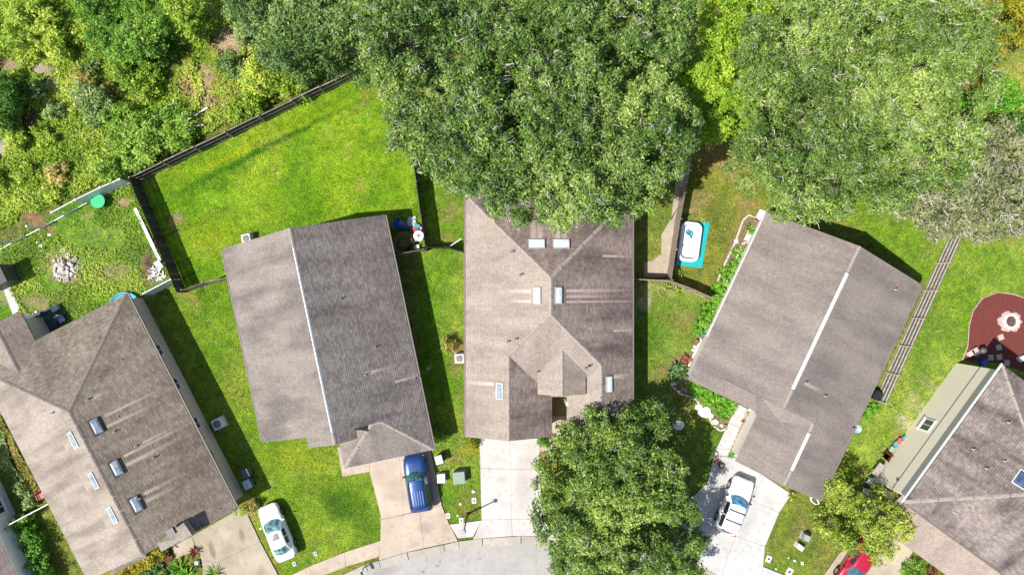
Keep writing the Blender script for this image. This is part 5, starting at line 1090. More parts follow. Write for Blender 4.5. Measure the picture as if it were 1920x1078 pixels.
# ------------------------------------------------------------------ cars
def loft(mb, rings, mat, close=True):
    n = len(rings[0]); v = [p for r in rings for p in r]; f = []
    for i in range(len(rings) - 1):
        for j in range(n if close else n - 1): f.append((i * n + j, i * n + (j + 1) % n, (i + 1) * n + (j + 1) % n, (i + 1) * n + j))
    mb.add(v, f, mat, True); return mb
def car(name, label, px, py, heading, body, spec, hz=.7):
    """heading: pixel direction the car faces"""
    W, L, st, cab, wheel = spec['W'], spec['L'], spec['st'], spec['cab'], spec['wheel']
    p = P(px, py, hz); root = thing(name, (p.x, p.y, spec.get('z', .1)), label, spec['cat'], math.atan2(-heading[1], heading[0]) - math.pi / 2)
    mb = MB(); rings = []
    for (y, hw, zt, zs) in st:
        half = [(0, zt), (hw * .5, zt - .005), (hw * .82, zt - (zt - zs) * .22), (hw * .95, zs), (hw, zs - .14), (hw * 1.0, .48), (hw * .95, .26), (hw * .6, .2)]
        rings.append([(x, y, z) for x, z in half] + [(-x, y, z) for x, z in reversed(half[1:])])
    loft(mb, rings, body)
    for k, rg in ((0, rings[0]), (-1, rings[-1])): mb.add(rg, [tuple(range(len(rg)))[:: (1 if k else -1)]], body, True)
    mb.build('body', root)
    (yf, yr, wb, zb, rf, rr_, wr, zr_) = cab          # base front/rear y, base half width, base z, roof front/rear y, roof half width, roof z
    def surf(y, a):
        if y > rf: t = (yf - y) / (yf - rf); t = math.sin(t * math.pi / 2) ** .9
        elif y < rr_: t = (y - yr) / (rr_ - yr); t = math.sin(max(0, t) * math.pi / 2) ** .9
        else: t = 1
        q = (y - (rf + rr_) / 2) / ((rf - rr_) / 2 + .01); zt = zb + (zr_ - zb) * t - .035 * max(0, q * q) * (1 if abs(q) <= 1 else 0) - (.035 if abs(q) > 1 else 0) * t
        w1 = wb * (1 - .06 * abs((y - (yf + yr) / 2) / ((yf - yr) / 2)) ** 3); wt = w1 + (wr - w1) * t
        s_ = 1 if a >= 0 else -1; a = abs(a)
        if a < .72: x = a / .72 * wt; z = zt - .05 * (a / .72) ** 3
        else: k = (a - .72) / .28; x = wt + (w1 - wt) * (k ** .85); z = (zt - .05) + (zb - .02 - zt + .05) * k
        k_ = min(1, a / .72) ** 2 * .24
        if y > rf - .25: y -= k_ * min(1, (y - rf + .25) / .5)
        elif y < rr_ + .2: y += k_ * .7 * min(1, (rr_ + .2 - y) / .4)
        return Vector((s_ * x, y, z))
    ys = [yf + (rf - yf) * k / 5 for k in range(6)] + [rf + (rr_ - rf) * k / 6 for k in range(1, 7)] + [rr_ + (yr - rr_) * k / 5 for k in range(1, 6)]
    as_ = [-1, -.93, -.86, -.79, -.72, -.5, -.25, 0, .25, .5, .72, .79, .86, .93, 1]
    cb = MB(); loft(cb, [[tuple(surf(y, a)) for a in as_] for y in ys], body, False); cb.build('cabin', root)
    def patch(nm, y0, y1, a0, a1, mat, off_=.008, shrink=0, ny_=6, na=8):
        g = MB(); rows = []
        for i in range(ny_ + 1):
            row = []
            for j in range(na + 1):
                y = y0 + (y1 - y0) * i / ny_; a = a0 + (a1 - a0) * j / na; a *= 1 - shrink * i / ny_
                p_ = surf(y, a); e1 = surf(y - .01, a) - surf(y + .01, a); e2 = surf(y, min(a + .01, 1)) - surf(y, max(a - .01, -1)); n_ = e1.cross(e2)
                n_ = n_.normalized() if n_.length > 1e-9 else Vector((0, 0, 1)); n_ = n_ if n_.z > 0 or (n_.x * p_.x > 0) else -n_
                if n_.z < -.01: n_ = -n_
                row.append(tuple(p_ + n_ * off_))
            rows.append(row)
        return loft(g, rows, mat, False).build(nm, root)
    gl = spec['glass']
    patch('windshield', yf - .03, rf + .03, -.68, .68, gl); patch('rear_window', yr + spec.get('rw', .1), rr_ - .04, -.64, .64, M['cglass_s'] if spec.get('bm') else gl)
    for s_ in (-1, 1):
        ym = (rf + rr_) / 2; patch('side_window', rf + .1, ym + .04, s_ * .76, s_ * .95, M['cglass_s']); patch('side_window', ym - .04, rr_ + .02, s_ * .76, s_ * .95, M['cglass_s'])
    if spec.get('sun'): y0, y1 = spec['sun']; patch('sunroof', y0, y1, -.42, .42, M['sunroof'])
    yw = spec['axles']
    for y in yw:
        for s_ in (-1, 1):
            wh = MB(); x0 = s_ * (W / 2 - .2); wh.cyl((0, 0, 0), wheel, .2, M['tyre'], 20, axis='X'); o = wh.build('wheel', root, (x0 if s_ > 0 else x0 - .0, y, wheel - .0), (0, 0, 0 if s_ > 0 else math.pi))
            MB().cyl((.195, 0, 0), wheel * .62, .015, M['rim'], 14, axis='X').build('rim', o)
            arch = MB(); arch.lathe((0, 0, 0), [(wheel * 1.02, 0), (wheel * 1.16, 0), (wheel * 1.16, .012), (wheel * 1.02, .012)], M['black'], 20); ao = arch.build('wheel_arch', root, (s_ * (W / 2 - .003), y, wheel), (0, s_ * math.pi / 2, 0))
    fw = st[1][1]
    for s_ in (-1, 1):
        MB().box((0, 0, 0), (.34, .22, .14), M['lamp'], rz=-s_ * .45, bev=.03).build('headlight', root, (s_ * fw * .86, L / 2 - .16, st[1][2] - .10))
        MB().box((0, 0, 0), (.30, .14, .16), M['tail'], rz=s_ * .35, bev=.03).build('taillight', root, (s_ * st[-2][1] * .86, -L / 2 + .09, st[-2][2] - .12))
        MB().box((0, 0, 0), (.2, .12, .13), body if not spec.get('bm') else M['black'], bev=.03).build('mirror', root, (s_ * (W / 2 + .07), yf - .35, zb + .06))
    MB().box((0, L / 2 - .01, .42), (W * .55, .06, .16), M['black'], bev=.02).build('grille', root)
    MB().box((0, -L / 2 - .005, .6), (.5, .03, .13), M['white']).build('number_plate', root)
    return root, surf
M['tyre'] = plain('tyre', (.02, .02, .02, 1), .8); M['rim'] = plain('alloy', (.4, .4, .42, 1), .3, .5, .05, metal=.8)
M['lamp'] = glassy('headlamp', (.6, .62, .65, 1), .1); M['tail'] = glassy('tail_lamp', (.35, .02, .015, 1), .15)
M['cglass'] = glassy('car_glass_teal', (.10, .20, .20, 1), .05, .9, .8); M['cglass_b'] = glassy('car_glass_blue', (.04, .20, .36, 1), .05, .9, .7); M['cglass_s'] = glassy('car_side_glass', (.02, .025, .03, 1), .05, .9)
M['cglass_g'] = glassy('car_glass_grey', (.05, .08, .11, 1), .05, .9, .3); M['cglass_k'] = glassy('car_glass_dark', (.03, .10, .10, 1), .05, .9, .8)
M['sunroof'] = glassy('sunroof_glass', (.16, .14, .14, 1), .15, .6, .3)
wp_ = paint('car_white', (.80, .80, .82, 1)); bp = paint('car_blue', (.006, .04, .17, 1), .3, .3); rp_ = paint('car_red', (.38, .012, .03, 1), .1, .25)
sedan = dict(W=1.84, L=4.8, cat='car', wheel=.33, axles=(1.45, -1.4), glass=M['cglass'], sun=(.1, -.42), rw=.2,
    st=[(2.38, .42, .50, .46), (2.34, .66, .64, .56), (2.2, .80, .72, .62), (1.9, .88, .80, .70), (1.3, .915, .90, .78), (.9, .92, .95, .84), (0, .92, .97, .88), (-1.2, .92, 1.0, .90), (-1.8, .905, 1.02, .90), (-2.15, .86, 1.01, .88), (-2.33, .75, .95, .80), (-2.39, .6, .78, .66)],
    cab=(1.22, -1.96, .84, .90, .28, -1.10, .60, 1.42))
car('sedan_car', 'white sedan with sunroof parked on the grass beside the old driveway', 520, 997, (-41.5, -101), wp_, sedan)
suv = dict(W=1.9, L=4.75, cat='car', wheel=.37, axles=(1.4, -1.4), glass=M['cglass_b'], rw=.05, z=.1, bm=True,
    st=[(2.36, .48, .62, .55), (2.3, .74, .84, .72), (2.1, .86, .95, .82), (1.6, .93, 1.02, .9), (1.0, .95, 1.08, .95), (0, .95, 1.1, 1.0), (-1.5, .95, 1.12, 1.02), (-2.1, .93, 1.12, 1.0), (-2.3, .88, 1.05, .92), (-2.37, .8, .9, .78)],
    cab=(1.0, -2.28, .88, 1.02, .30, -1.95, .66, 1.70))
r_, sf = car('suv_car', 'white estate car with black roof bars on the white driveway', 1378, 948, (44, -112), wp_, suv, .9)
for y in (-.25, -1.1):
    MB().box((0, y, 1.76), (1.36, .07, .04), M['black'], bev=.01).build('roof_bar', r_)
for s_ in (-1, 1): MB().tube([(s_ * .66, .1, 1.66), (s_ * .68, -.2, 1.73), (s_ * .68, -1.5, 1.72), (s_ * .66, -1.8, 1.64)], .022, M['grey'], 6).build('roof_rail', r_)
MB().cyl((.1, -1.6, 1.68), .03, .08, M['black'], 8, .01).build('aerial', r_)
suv2 = dict(suv); suv2.update(L=4.6, glass=M['cglass_k'], bm=True, cab=(1.05, -2.22, .88, 1.0, .42, -1.95, .64, 1.68), W=1.86)
r_, sf = car('suv_car', 'blue off-road car with ribbed roof parked nose-in at the tan driveway garage', 783, 905, (-16, -100), bp, suv2, .9)
for i in range(5): MB().box(((i - 2) * .2, -1.0, 1.695 - abs(i - 2) * .008), (.045, 1.15, .05), M['roofrib'] if 'roofrib' in M else M.setdefault('roofrib', paint('rib_blue', (.35, .5, .75, 1), .5, .2)), bev=.01).build('roof_rib', r_)
for s_ in (-1, 1): MB().tube([(s_ * .66, .2, 1.62), (s_ * .68, -.1, 1.70), (s_ * .68, -1.5, 1.70), (s_ * .66, -1.85, 1.6)], .03, M['black'], 6).build('roof_rail', r_)
sed2 = dict(sedan); sed2.update(glass=M['cglass_g'], sun=None, z=.1)
car('sedan_car', 'red car half under the small street tree', 1607, 1056, (-56, 83), rp_, sed2)

# ------------------------------------------------------------------ yard things
def ac_unit(px, py, label, rz=0, s=.85, light=True):
    p = P(px, py, .8); r = thing('air_conditioner', (p.x, p.y, 0), label, 'air conditioner', rz); m_ = M['offwhite'] if light else M['vinyl']
    MB().box((0, 0, .04), (s + .2, s + .2, .08), M['con_c'], bev=.01).build('base_pad', r)
    MB().box((0, 0, .44), (s, s, .72), m_, bev=.05).build('casing', r)
    g = MB(); 
    for k in range(1, 5): g.lathe((0, 0, .81), [(s * .085 * k + .006, 0), (s * .085 * k + .006, .015), (s * .085 * k - .006, .015)], M['grey'], 24)
    for k in range(8): a = k * math.pi / 4; g.tube([(0, 0, .825), (s * .36 * math.cos(a), s * .36 * math.sin(a), .82)], .008, M['grey'], 4)
    g.build('fan_grille', r)
    f = MB(); f.cyl((0, 0, .802), s * .37, .004, M['dgrey'], 24); f.build('fan_well', r)
    b = MB()
    for k in range(4): a = k * math.pi / 2; b.box((math.cos(a) * s * .19, math.sin(a) * s * .19, .808), (s * .3, s * .13, .006), M['grey'], rz=a)
    b.build('fan_blades', r); return r
ac_unit(461, 447, 'white air conditioner at the back corner of the white-vented house', .2, .75)
ac_unit(861.5, 672, 'white air conditioner beside the skylight house', .05, .75)
ac_unit(407, 795, 'pale air conditioner in the shade beside the brown shingled house', .45, .85, False)
def bin_(px, py, label, rz, lid, body, h=1.05):
    p = P(px, py, h); r = thing('wheelie_bin', (p.x, p.y, 0), label, 'bin', rz)
    b = MB(); b.add([(-.24, -.26, .06), (.24, -.26, .06), (.24, .26, .06), (-.24, .26, .06), (-.29, -.34, h - .06), (.29, -.34, h - .06), (.29, .34, h - .06), (-.29, .34, h - .06)], [(3, 2, 1, 0), (4, 5, 6, 7), (0, 1, 5, 4), (1, 2, 6, 5), (2, 3, 7, 6), (3, 0, 4, 7)], body); b.build('body', r)
    MB().box((0, 0, h - .02), (.62, .74, .07), lid, bev=.03).build('lid', r); MB().tube([(-.25, -.4, h - .05), (.25, -.4, h - .05)], .02, M['black'], 6).build('handle', r)
    for s_ in (-1, 1): MB().cyl((s_ * .27 - .03, -.26, .12), .12, .06, M['tyre'], 12, axis='X').build('wheel', r)
binm = plain('bin_grey', (.10, .12, .15, 1), .5); binl = plain('bin_lid_pale', (.42, .46, .55, 1), .4); binb = plain('bin_lid_blue', (.06, .08, .13, 1), .4)
bin_(459, 888, 'dark lidded bin standing in the shade beside the brown house', .45, binb, binm)
bin_(463, 908, 'pale lidded bin next to the dark one beside the brown house', .45, binl, binm, .95)
bin_(823, 862, 'grey-lidded bin on the grass by the blue off-road car', .3, binl, binm, 1.0)
def cabinet(px, py, d, m_, label, rz, name='utility_box', lidm=None):
    p = P(px, py, d[2]); r = thing(name, (p.x, p.y, 0), label, 'utility box', rz)
    MB().box((0, 0, .03), (d[0] + .12, d[1] + .12, .06), M['con_c']).build('base_pad', r); MB().box((0, 0, d[2] / 2 + .03), (d[0] - .05, d[1] - .05, d[2] - .08), m_).build('cabinet', r)
    MB().box((0, 0, d[2] - .03), (d[0], d[1], .07), lidm or m_, bev=.03).build('lid', r); MB().box((0, -d[1] / 2 + .01, d[2] * .5), (.06, .04, .12), M['dgrey']).build('latch', r)
tg = plain('transformer_green', A(158, 178, 158), .6, .4, .06)
cabinet(860.5, 896, (.98, 1.0, .8), tg, 'grey-green transformer cabinet on the grass strip between the driveways', .09)
cabinet(827, 897, (.66, .74, .6), M['white'], 'white utility box beside the green transformer cabinet', .07)
cabinet(1514, 1009, (.5, .5, .75), M['grey'], 'grey utility pedestal on the corner lawn', -.4)
cabinet(1501, 1026, (.62, .38, .5), M['white'], 'white utility box beside the grey pedestal', -.65)
def meter(px, py, m_, label, rz=0, s=.36):
    p = P(px, py); r = thing('meter_cover', (p.x, p.y, 0), label, 'utility cover', rz)
    MB().box((0, 0, .03), (s, s * 1.25, .07), m_, bev=.015).build('frame', r); MB().box((0, 0, .07), (s * .45, s * .45, .012), M['dgrey']).build('lid', r)
meter(889, 938, M['white'], 'white meter cover nearest the pale driveway edge'); meter(865, 975, M['white'], 'white meter cover at the foot of the street lamp')
meter(840, 966, M['white'], 'white cover beside the tan driveway flare', .25, .34)
meter(591.5, 1037, M['grey'], 'grey round-topped cover in the lawn nearer the pavement', .3, .32); meter(552, 1056, M['grey'], 'grey cover in the lawn behind the white sedan', .3, .32)
meter(1441, 1047, M['white'], 'white cover at the edge of the white driveway', -.4, .42); meter(1480, 1071, M['stone_w'], 'square cream cover in the corner lawn', -.5, .5)
meter(1504, 690 + 365, M['stone_w'], 'small pale cover in the middle of the corner lawn', 0, .22)
for i, (px, py, r_) in enumerate(((888, 921, .16), (858, 966, .1), (863, 944, .13), (1455, 1066, .1), (1478, 1045, .09), (1490, 1050, .12))):
    t_ = thing('stone', P(px, py), ['pale stone by the pale driveway', 'small white stone by the lamp post', 'stone casting a dark shadow by the lamp', 'tiny pale stone by the white driveway', 'tiny pale stone in the corner lawn', 'pale stone in the corner lawn below the white box'][i], 'stone'); MB().rock((0, 0, .02), r_, M['stone_w'], i).build('boulder', t_)

# street lamp: base on the grass strip, its head leans away from the house row
b = P(876.5, 963); lamp = thing('street_lamp', b, 'dark street lamp post on the grass strip beside the pale driveway', 'street lamp')
MB().cyl((0, 0, 0), .16, .35, M['dgrey'], 14, .10).build('base', lamp); MB().tube([(0, 0, .3), (0, 0, 2), (0, 0, 3.75)], [.075, .06, .05], M['dgrey'], 12).build('pole', lamp)
MB().lathe((0, 0, 3.7), [(.04, 0), (.08, .06), (.12, .16), (.14, .28)], M['skyglass'], 16).build('lantern', lamp); MB().lathe((0, 0, 3.98), [(.16, 0), (.17, .03), (.11, .08), (.05, .12), (.0, .13)], M['grey'], 16).build('lamp_cap', lamp)
b = P(683, 1062); mbx = thing('mailbox', b, 'dark mailbox on a white post at the pavement by the road', 'mailbox', -1.25)
MB().box((0, 0, .55), (.1, .1, 1.1), M['white'], bev=.01).build('post', mbx); MB().box((.15, 0, 1.0), (.6, .08, .07), M['white']).build('arm', mbx)
mm = MB(); pr = [(-.08, 0), (-.08, .12), (-.055, .175), (0, .2), (.055, .175), (.08, .12), (.08, 0)]
mm.add([(x, y, z) for x in (-.05, .47) for y, z in pr], [tuple(range(6, -1, -1)), tuple(range(7, 14))] + [(i, (i + 1) % 7, 7 + (i + 1) % 7, 7 + i) for i in range(7)], M['dgrey']); mm.v = [(a, b_, c_ + 1.05) for a, b_, c_ in mm.v]; mm.build('box', mbx)

# satellite dish at the eave of the grey house
p = P(1606, 803, 2.6); ds = thing('satellite_dish', (p.x, p.y, 0), 'light blue-grey satellite dish at the eave of the large grey house', 'satellite dish')
dm_ = MB(); dm_.lathe((0, 0, 0), [(0, .0), (.12, .01), (.24, .05), (.33, .1), (.34, .1)], plain('dish', A(168, 198, 208), .4), 22); dm_.build('dish', ds, (0, 0, 2.65), (.15, -.25, 0))
MB().tube([(-.25, 0, 2.3), (-.1, 0, 2.55), (0, 0, 2.64)], .03, M['grey'], 6).build('mast', ds); MB().tube([(0, 0, 2.68), (-.3, .12, 2.85)], .02, M['grey'], 6).build('feed_arm', ds); MB().box((-.34, .14, 2.87), (.16, .1, .1), M['black'], bev=.02).build('receiver', ds)

# inflatable pool on its mat
ctr = P(1294, 453, .5); pool = thing('inflatable_pool', (ctr.x, ctr.y, .03), 'white rectangular inflatable pool with a dark blue line on a turquoise mat', 'pool', -.13)
def rrect(w_, h_, r, n=6):
    o = []
    for cx, cy, a0 in ((w_ / 2 - r, h_ / 2 - r, 0), (-w_ / 2 + r, h_ / 2 - r, 90), (-w_ / 2 + r, -h_ / 2 + r, 180), (w_ / 2 - r, -h_ / 2 + r, 270)):
        for k in range(n + 1): a = math.radians(a0 + 90 * k / n); o.append((cx + r * math.cos(a), cy + r * math.sin(a)))
    return o
pw = plain('pool_white', (.80, .80, .80, 1), .35, .5, .03); pb = plain('pool_navy', (.02, .05, .16, 1), .4); pa = glassy('pool_water', (.66, .74, .76, 1), .04, .5, .06)
def tubering(mb, w_, h_, r, rc_, z, mat):
    base = rrect(w_, h_, r); n = len(base); rings = []
    for i, (x, y) in enumerate(base):
        a = Vector(base[i - 1]); b_ = Vector(base[(i + 1) % n]); t = (b_ - a).normalized(); nn = Vector((t.y, -t.x)); rings.append([(x + nn.x * rc_ * math.cos(k * math.pi / 4), y + nn.y * rc_ * math.cos(k * math.pi / 4), z + rc_ * math.sin(k * math.pi / 4)) for k in range(8)])
    rings.append(rings[0]); loft(mb, rings, mat); return mb
tubering(MB(), 1.52, 3.05, .42, .15, .15, pw).build('lower_ring', pool); tubering(MB(), 1.50, 3.03, .42, .14, .40, pw).build('upper_ring', pool)
tubering(MB(), 1.72, 3.25, .5, .03, .27, pb).build('blue_seam', pool); tubering(MB(), 1.22, 2.75, .34, .022, .47, pb).build('blue_line', pool)
MB().prism(rrect(1.45, 2.98, .4), .05, .33, pa).build('water', pool)
tq = glassy('float_teal', (.02, .20, .28, 1), .2); fm_ = thing('pool_float', (ctr.x - .05, ctr.y + .72, .38), 'small teal toy float in the white inflatable pool', 'toy', -.5)
tubering(MB(), .55, .3, .14, .06, .05, tq).build('ring', fm_)
MB().box((.0, .0, .03), (.3, .12, .05), tq, bev=.02).build('seat', fm_); MB().rock((.28, -.22, 0), .14, tq, 3).build('tail', fm_)
mt_ = MB().prism([P2(a, b, .04) for a, b in ((1269, 486), (1272, 417), (1331, 417), (1316, 503), (1267, 497))], .015, .04, plain('mat_turquoise', A(30, 200, 205), .6, .3, .06)); o = mt_.build('pool_mat'); tag(o, 'turquoise ground mat under the inflatable pool', 'mat')

# green round table, kiddie pool, rubble
p = P(183, 377, .75); tb_ = thing('round_table', (p.x, p.y, 0), 'emerald green round table beside the white vinyl fence', 'table')
gm = plain('green_plastic', A(4, 205, 130), .45, .4, .04); MB().cyl((0, 0, .71), .6, .04, gm, 30, .58).build('table_top', tb_)
for k in range(3): a = k * 2.09; MB().tube([(.1 * math.cos(a), .1 * math.sin(a), .7), (.4 * math.cos(a), .4 * math.sin(a), .0)], .025, gm, 6).build('leg', tb_)
p = P(238, 560, .3); kp = thing('paddling_pool', (p.x, p.y, 0), 'turquoise round paddling pool half hidden behind the brown house roof', 'pool')
kp.location = Vector((P(238, 580).x, P(238, 580).y, 0)); tqp = plain('pool_turquoise', A(20, 180, 205), .3, .5, .05)
MB().lathe((0, 0, 0), [(1.42, 0), (1.46, .3), (1.40, .34), (1.32, .3), (1.30, .06), (0.01, .05)], tqp, 36).build('shell', kp); MB().cyl((0, 0, .06), 1.29, .14, glassy('water_blue', (.05, .36, .46, 1), .04, .6), 36).build('water', kp)
rr = random.Random(9)
pile = thing('rubble_pile', P(122, 503), 'heap of broken concrete blocks in the weedy plot', 'rubble'); meshes = [MB().rock((0, 0, 0), .16, M['blocks'], s, .8, 6).mesh('block') for s in range(6)] + [MB().box((0, 0, .08), (.38, .18, .18), M['blocks'], bev=.02).mesh('block') for _ in range(2)]
for i in range(150):
    a = rr.uniform(0, 6.28); d = abs(rr.gauss(0, .5)); d = min(d, 1.25); x, y = d * 1.15 * math.cos(a), d * math.sin(a)
    o = link('block', rr.choice(meshes), pile, (x, y, max(0, .42 * (1 - d / 1.2)) * rr.uniform(.6, 1.1)), (rr.uniform(-.5, .5), rr.uniform(-.5, .5), rr.uniform(0, 6.28))); s = rr.uniform(.45, 1.15); o.scale = (s, s, s)
hb = MB()
for (x, y) in ((0, -.11), (0, .11), (-.19, 0), (.19, 0), (0, 0)): hb.box((x, y, .09), (.4, .03, .18) if x == 0 and y else (.03, .19, .18), M['stone_w'])
hbm = hb.mesh('hollow_block')
for i, (px, py, a) in enumerate(((120, 470, .1), (129, 479, .3), (142, 487, .9), (146, 502, 1.2), (134, 500, .4), (137, 512, .2), (126, 525, .1), (112, 522, -.2))):
    o = link('hollow_block', hbm, None, P(px, py), (0, 0, a)); tag(o, 'white hollow concrete block lying around the rubble heap', 'block', 'hollow blocks around the rubble heap'); o.scale = (.95, .95, 1)
pl2 = thing('rubble_pile', P(296, 512), 'scattered white tiles and slats beside the black fence corner', 'rubble')
for i in range(34):
    o = link('slat' if i % 2 else 'tile', MB().box((0, 0, .02), (.34, .09, .03) if i % 2 else (.28, .24, .03), M['white']).mesh('slat') if i < 2 else None, pl2) if i < 2 else pl2.children[i % 2].copy()
    if i >= 2: COL.objects.link(o); o.parent = pl2
    o.location = (rr.gauss(0, .34), rr.gauss(0, .38), .03 + .004 * i); o.rotation_euler = (rr.uniform(-.15, .15), rr.uniform(-.15, .15), rr.uniform(0, 3))
wb_ = thing('white_panel', P(301, 497), 'white sheet leaning where the black fence meets the rubble', 'panel'); MB().box((0, 0, .3), (.5, .7, .04), M['white'], rx=.5, rz=.5).build('sheet', wb_)
br = thing('brush_heap', P(283, 498), 'heap of cut brown brushwood beside the black fence', 'brushwood'); tbm = MB()
for i in range(60): a = rr.uniform(0, 6.28); l = rr.uniform(.4, 1.1); x, y = rr.gauss(0, .25), rr.gauss(0, .5); tbm.tube([(x, y, .05), (x + l * .5 * math.cos(a), y + l * .5 * math.sin(a), rr.uniform(.1, .4)), (x + l * math.cos(a), y + l * math.sin(a), rr.uniform(.02, .3))], .014, M['bark'], 3, False)
tbm.build('sticks', br)['kind'] = 'stuff'
for i, (px, py, L_, a, lb_) in enumerate(((318, 203, 1.3, .5, 'white plank in the scrub, nearer the dark shrub'), (372, 218, 2.1, .6, 'long white plank lying in the scrub by the black fence'), (378, 214, 1.6, .55, 'thin pale plank beside the longest one in the scrub'), (376, 238, .9, .15, 'short pale plank close to the black fence'), (333, 196, .6, -1.0, 'short white plank crossing another in the scrub'))):
    t_ = thing('plank', P(px, py), lb_, 'plank', a); MB().box((0, 0, .45), (L_, .12, .04), M['offwhite'], ry=.06).build('board', t_)
for i, (px, py, s) in enumerate(((77, 461, .4), (93, 440, .35), (70, 455, .2), (68, 600 - 15, .25), (78, 470, .15))):
    t_ = thing('litter', P(px, py), ['white crumpled sheet in the weeds', 'pale scrap near the white fence', 'small white scrap beside the crumpled sheet', 'white scrap by the glazed porch', 'tiny white scrap in the weeds'][i], 'litter'); MB().rock((0, 0, .05), s * .5, M['white'], i + 4, .4, 6).build('scrap', t_)
# shed corner and glazed pen of the brown house
p = P(8, 520, 1.9); sh_ = thing('shed', (p.x - 1, p.y, 0), 'dark shed corner beside the white path slab', 'shed', .46); MB().box((0, 0, .9), (1.8, 1.5, 1.8), M['dgrey']).build('wall', sh_); MB().box((0, 0, 1.86), (2.0, 1.7, .1), M['black'], bev=.03).build('roof', sh_)
# patio in the corner between roof and annex, in shade
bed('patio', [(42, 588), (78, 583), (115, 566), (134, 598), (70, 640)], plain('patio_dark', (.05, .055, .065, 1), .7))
for i, (px, py, c_) in enumerate(((62, 605, (.02, .03, .06, 1)), (96, 590, (.02, .10, .07, 1)), (108, 578, (.35, .38, .42, 1)), (78, 624, (.18, .02, .03, 1)), (110, 600, (.03, .04, .10, 1)), (121, 598, (.30, .34, .5, 1)))):
    t_ = thing('patio_chair' if i % 2 else 'storage_crate', P(px, py), ['black crate in the shaded patio corner', 'green folding chair in the shaded patio', 'pale folding chair at the patio edge', 'dark red crate next to the annex roof', 'navy chair beside the roof edge', 'lilac crate at the sunny end of the patio'][i], 'chair' if i % 2 else 'crate', rr.uniform(0, 1.5)); mm_ = plain('yard_colour', c_, .6)
    if i % 2:
        MB().box((0, 0, .42), (.5, .5, .04), mm_, bev=.01).build('seat', t_); MB().box((0, .25, .7), (.5, .04, .5), mm_, rx=-.2).build('backrest', t_)
        for sx_ in (-1, 1):
            for sy_ in (-1, 1): MB().box((sx_ * .22, sy_ * .22, .2), (.04, .04, .4), M['dgrey']).build('leg', t_)
    else:
        MB().box((0, 0, .2), (.55, .4, .36), mm_, bev=.03).build('body', t_); MB().box((0, 0, .4), (.6, .45, .05), mm_, bev=.02).build('lid', t_)
p = P(75, 930, .6); ch = thing('garden_chair', (p.x, p.y, 0), 'red garden chair between the creeper and the brown house', 'chair', .5); rm_ = plain('red_plastic', A(170, 40, 50), .5)
MB().box((0, 0, .42), (.6, .55, .05), rm_, bev=.02).build('seat', ch); MB().box((0, .3, .72), (.6, .05, .6), rm_, rx=-.25, bev=.01).build('backrest', ch)
for s_ in (-1, 1):
    MB().box((s_ * .3, 0, .62), (.06, .5, .04), rm_).build('armrest', ch)
    for y in (-.22, .22): MB().box((s_ * .26, y, .2), (.05, .05, .4), rm_).build('leg', ch)
# small white lamp by the old driveway
t_ = thing('garden_lantern', P(372, 1052), 'small white square lantern among the plants by the old driveway', 'lantern'); MB().box((0, 0, .2), (.28, .28, .36), M['white'], bev=.04).build('case', t_); MB().box((0, 0, .4), (.1, .1, .05), M['dgrey']).build('cap', t_)

# junk corner behind the white-vented house
def at(px, py, h=0): q = P(px, py, h); return Vector((q.x, q.y, 0))
bl = plain('barrel_blue', A(50, 100, 190), .4, .5, .15); tr_ = thing('plastic_barrel', at(758, 428, .6), 'large blue plastic tub tipped over in the junk corner', 'tub', .6)
tb2 = MB().lathe((0, 0, 0), [(0, 0), (.36, 0), (.46, .95), (.5, .97), (.46, .99), (.42, .95), (.33, .06), (0, .05)], bl, 24); tb2.build('shell', tr_, (.1, .1, .35), (-.7, -.5, 0))
hg = MB(); t_ = thing('plastic_sheet', at(776, 418, .4), 'white plastic sheeting heaped beside the blue tub', 'sheeting')
wsm = plain('sheet_white', A(225, 235, 238), .4, .4, .15)
for i in range(16): x, y = rr.gauss(0, .3), rr.gauss(0, .4); MB().rock((x, y, .1), rr.uniform(.12, .3), wsm, i, .6, 6).build('fold', t_)
t_ = thing('coiled_pool_liner', at(755, 456, .5), 'brown collapsed round pool liner leaning on the house', 'pool liner'); lm_ = plain('liner_brown', A(170, 150, 90), .6, .3, .3)
MB().lathe((0, 0, 0), [(.78, 0), (.88, .5), (.84, .54), (.8, .5), (.7, .06), (0, .03)], lm_, 28, sy=1.15).build('shell', t_, (0, 0, .1), (.1, .25, 0))
for k in range(2): MB().lathe((0, 0, .12 + k * .1), [(.5 - .12 * k, 0), (.5 - .12 * k, .12), (.46 - .12 * k, .12)], lm_, 24).build('fold', t_)
t_ = thing('cable_reel', at(784.5, 442, .6), 'white round reel with grey hub in the junk corner', 'reel'); MB().cyl((0, 0, .5), .42, .06, M['white'], 26).build('upper_flange', t_); MB().cyl((0, 0, .05), .42, .06, M['white'], 26).build('lower_flange', t_); MB().cyl((0, 0, .1), .18, .4, M['grey'], 16).build('core', t_); MB().cyl((0, 0, .56), .16, .05, M['grey'], 16).build('hub', t_); MB().cyl((0, 0, .61), .06, .02, M['black'], 10).build('hole', t_)
cols = [((.4, .02, .08, 1), 'crimson'), ((.03, .04, .05, 1), 'black'), ((.6, .62, .66, 1), 'pale grey'), ((.5, .1, .2, 1), 'pink'), ((.03, .25, .25, 1), 'teal'), ((.03, .03, .06, 1), 'navy'), ((.66, .66, .66, 1), 'white'), ((.25, .45, .6, 1), 'light blue')]
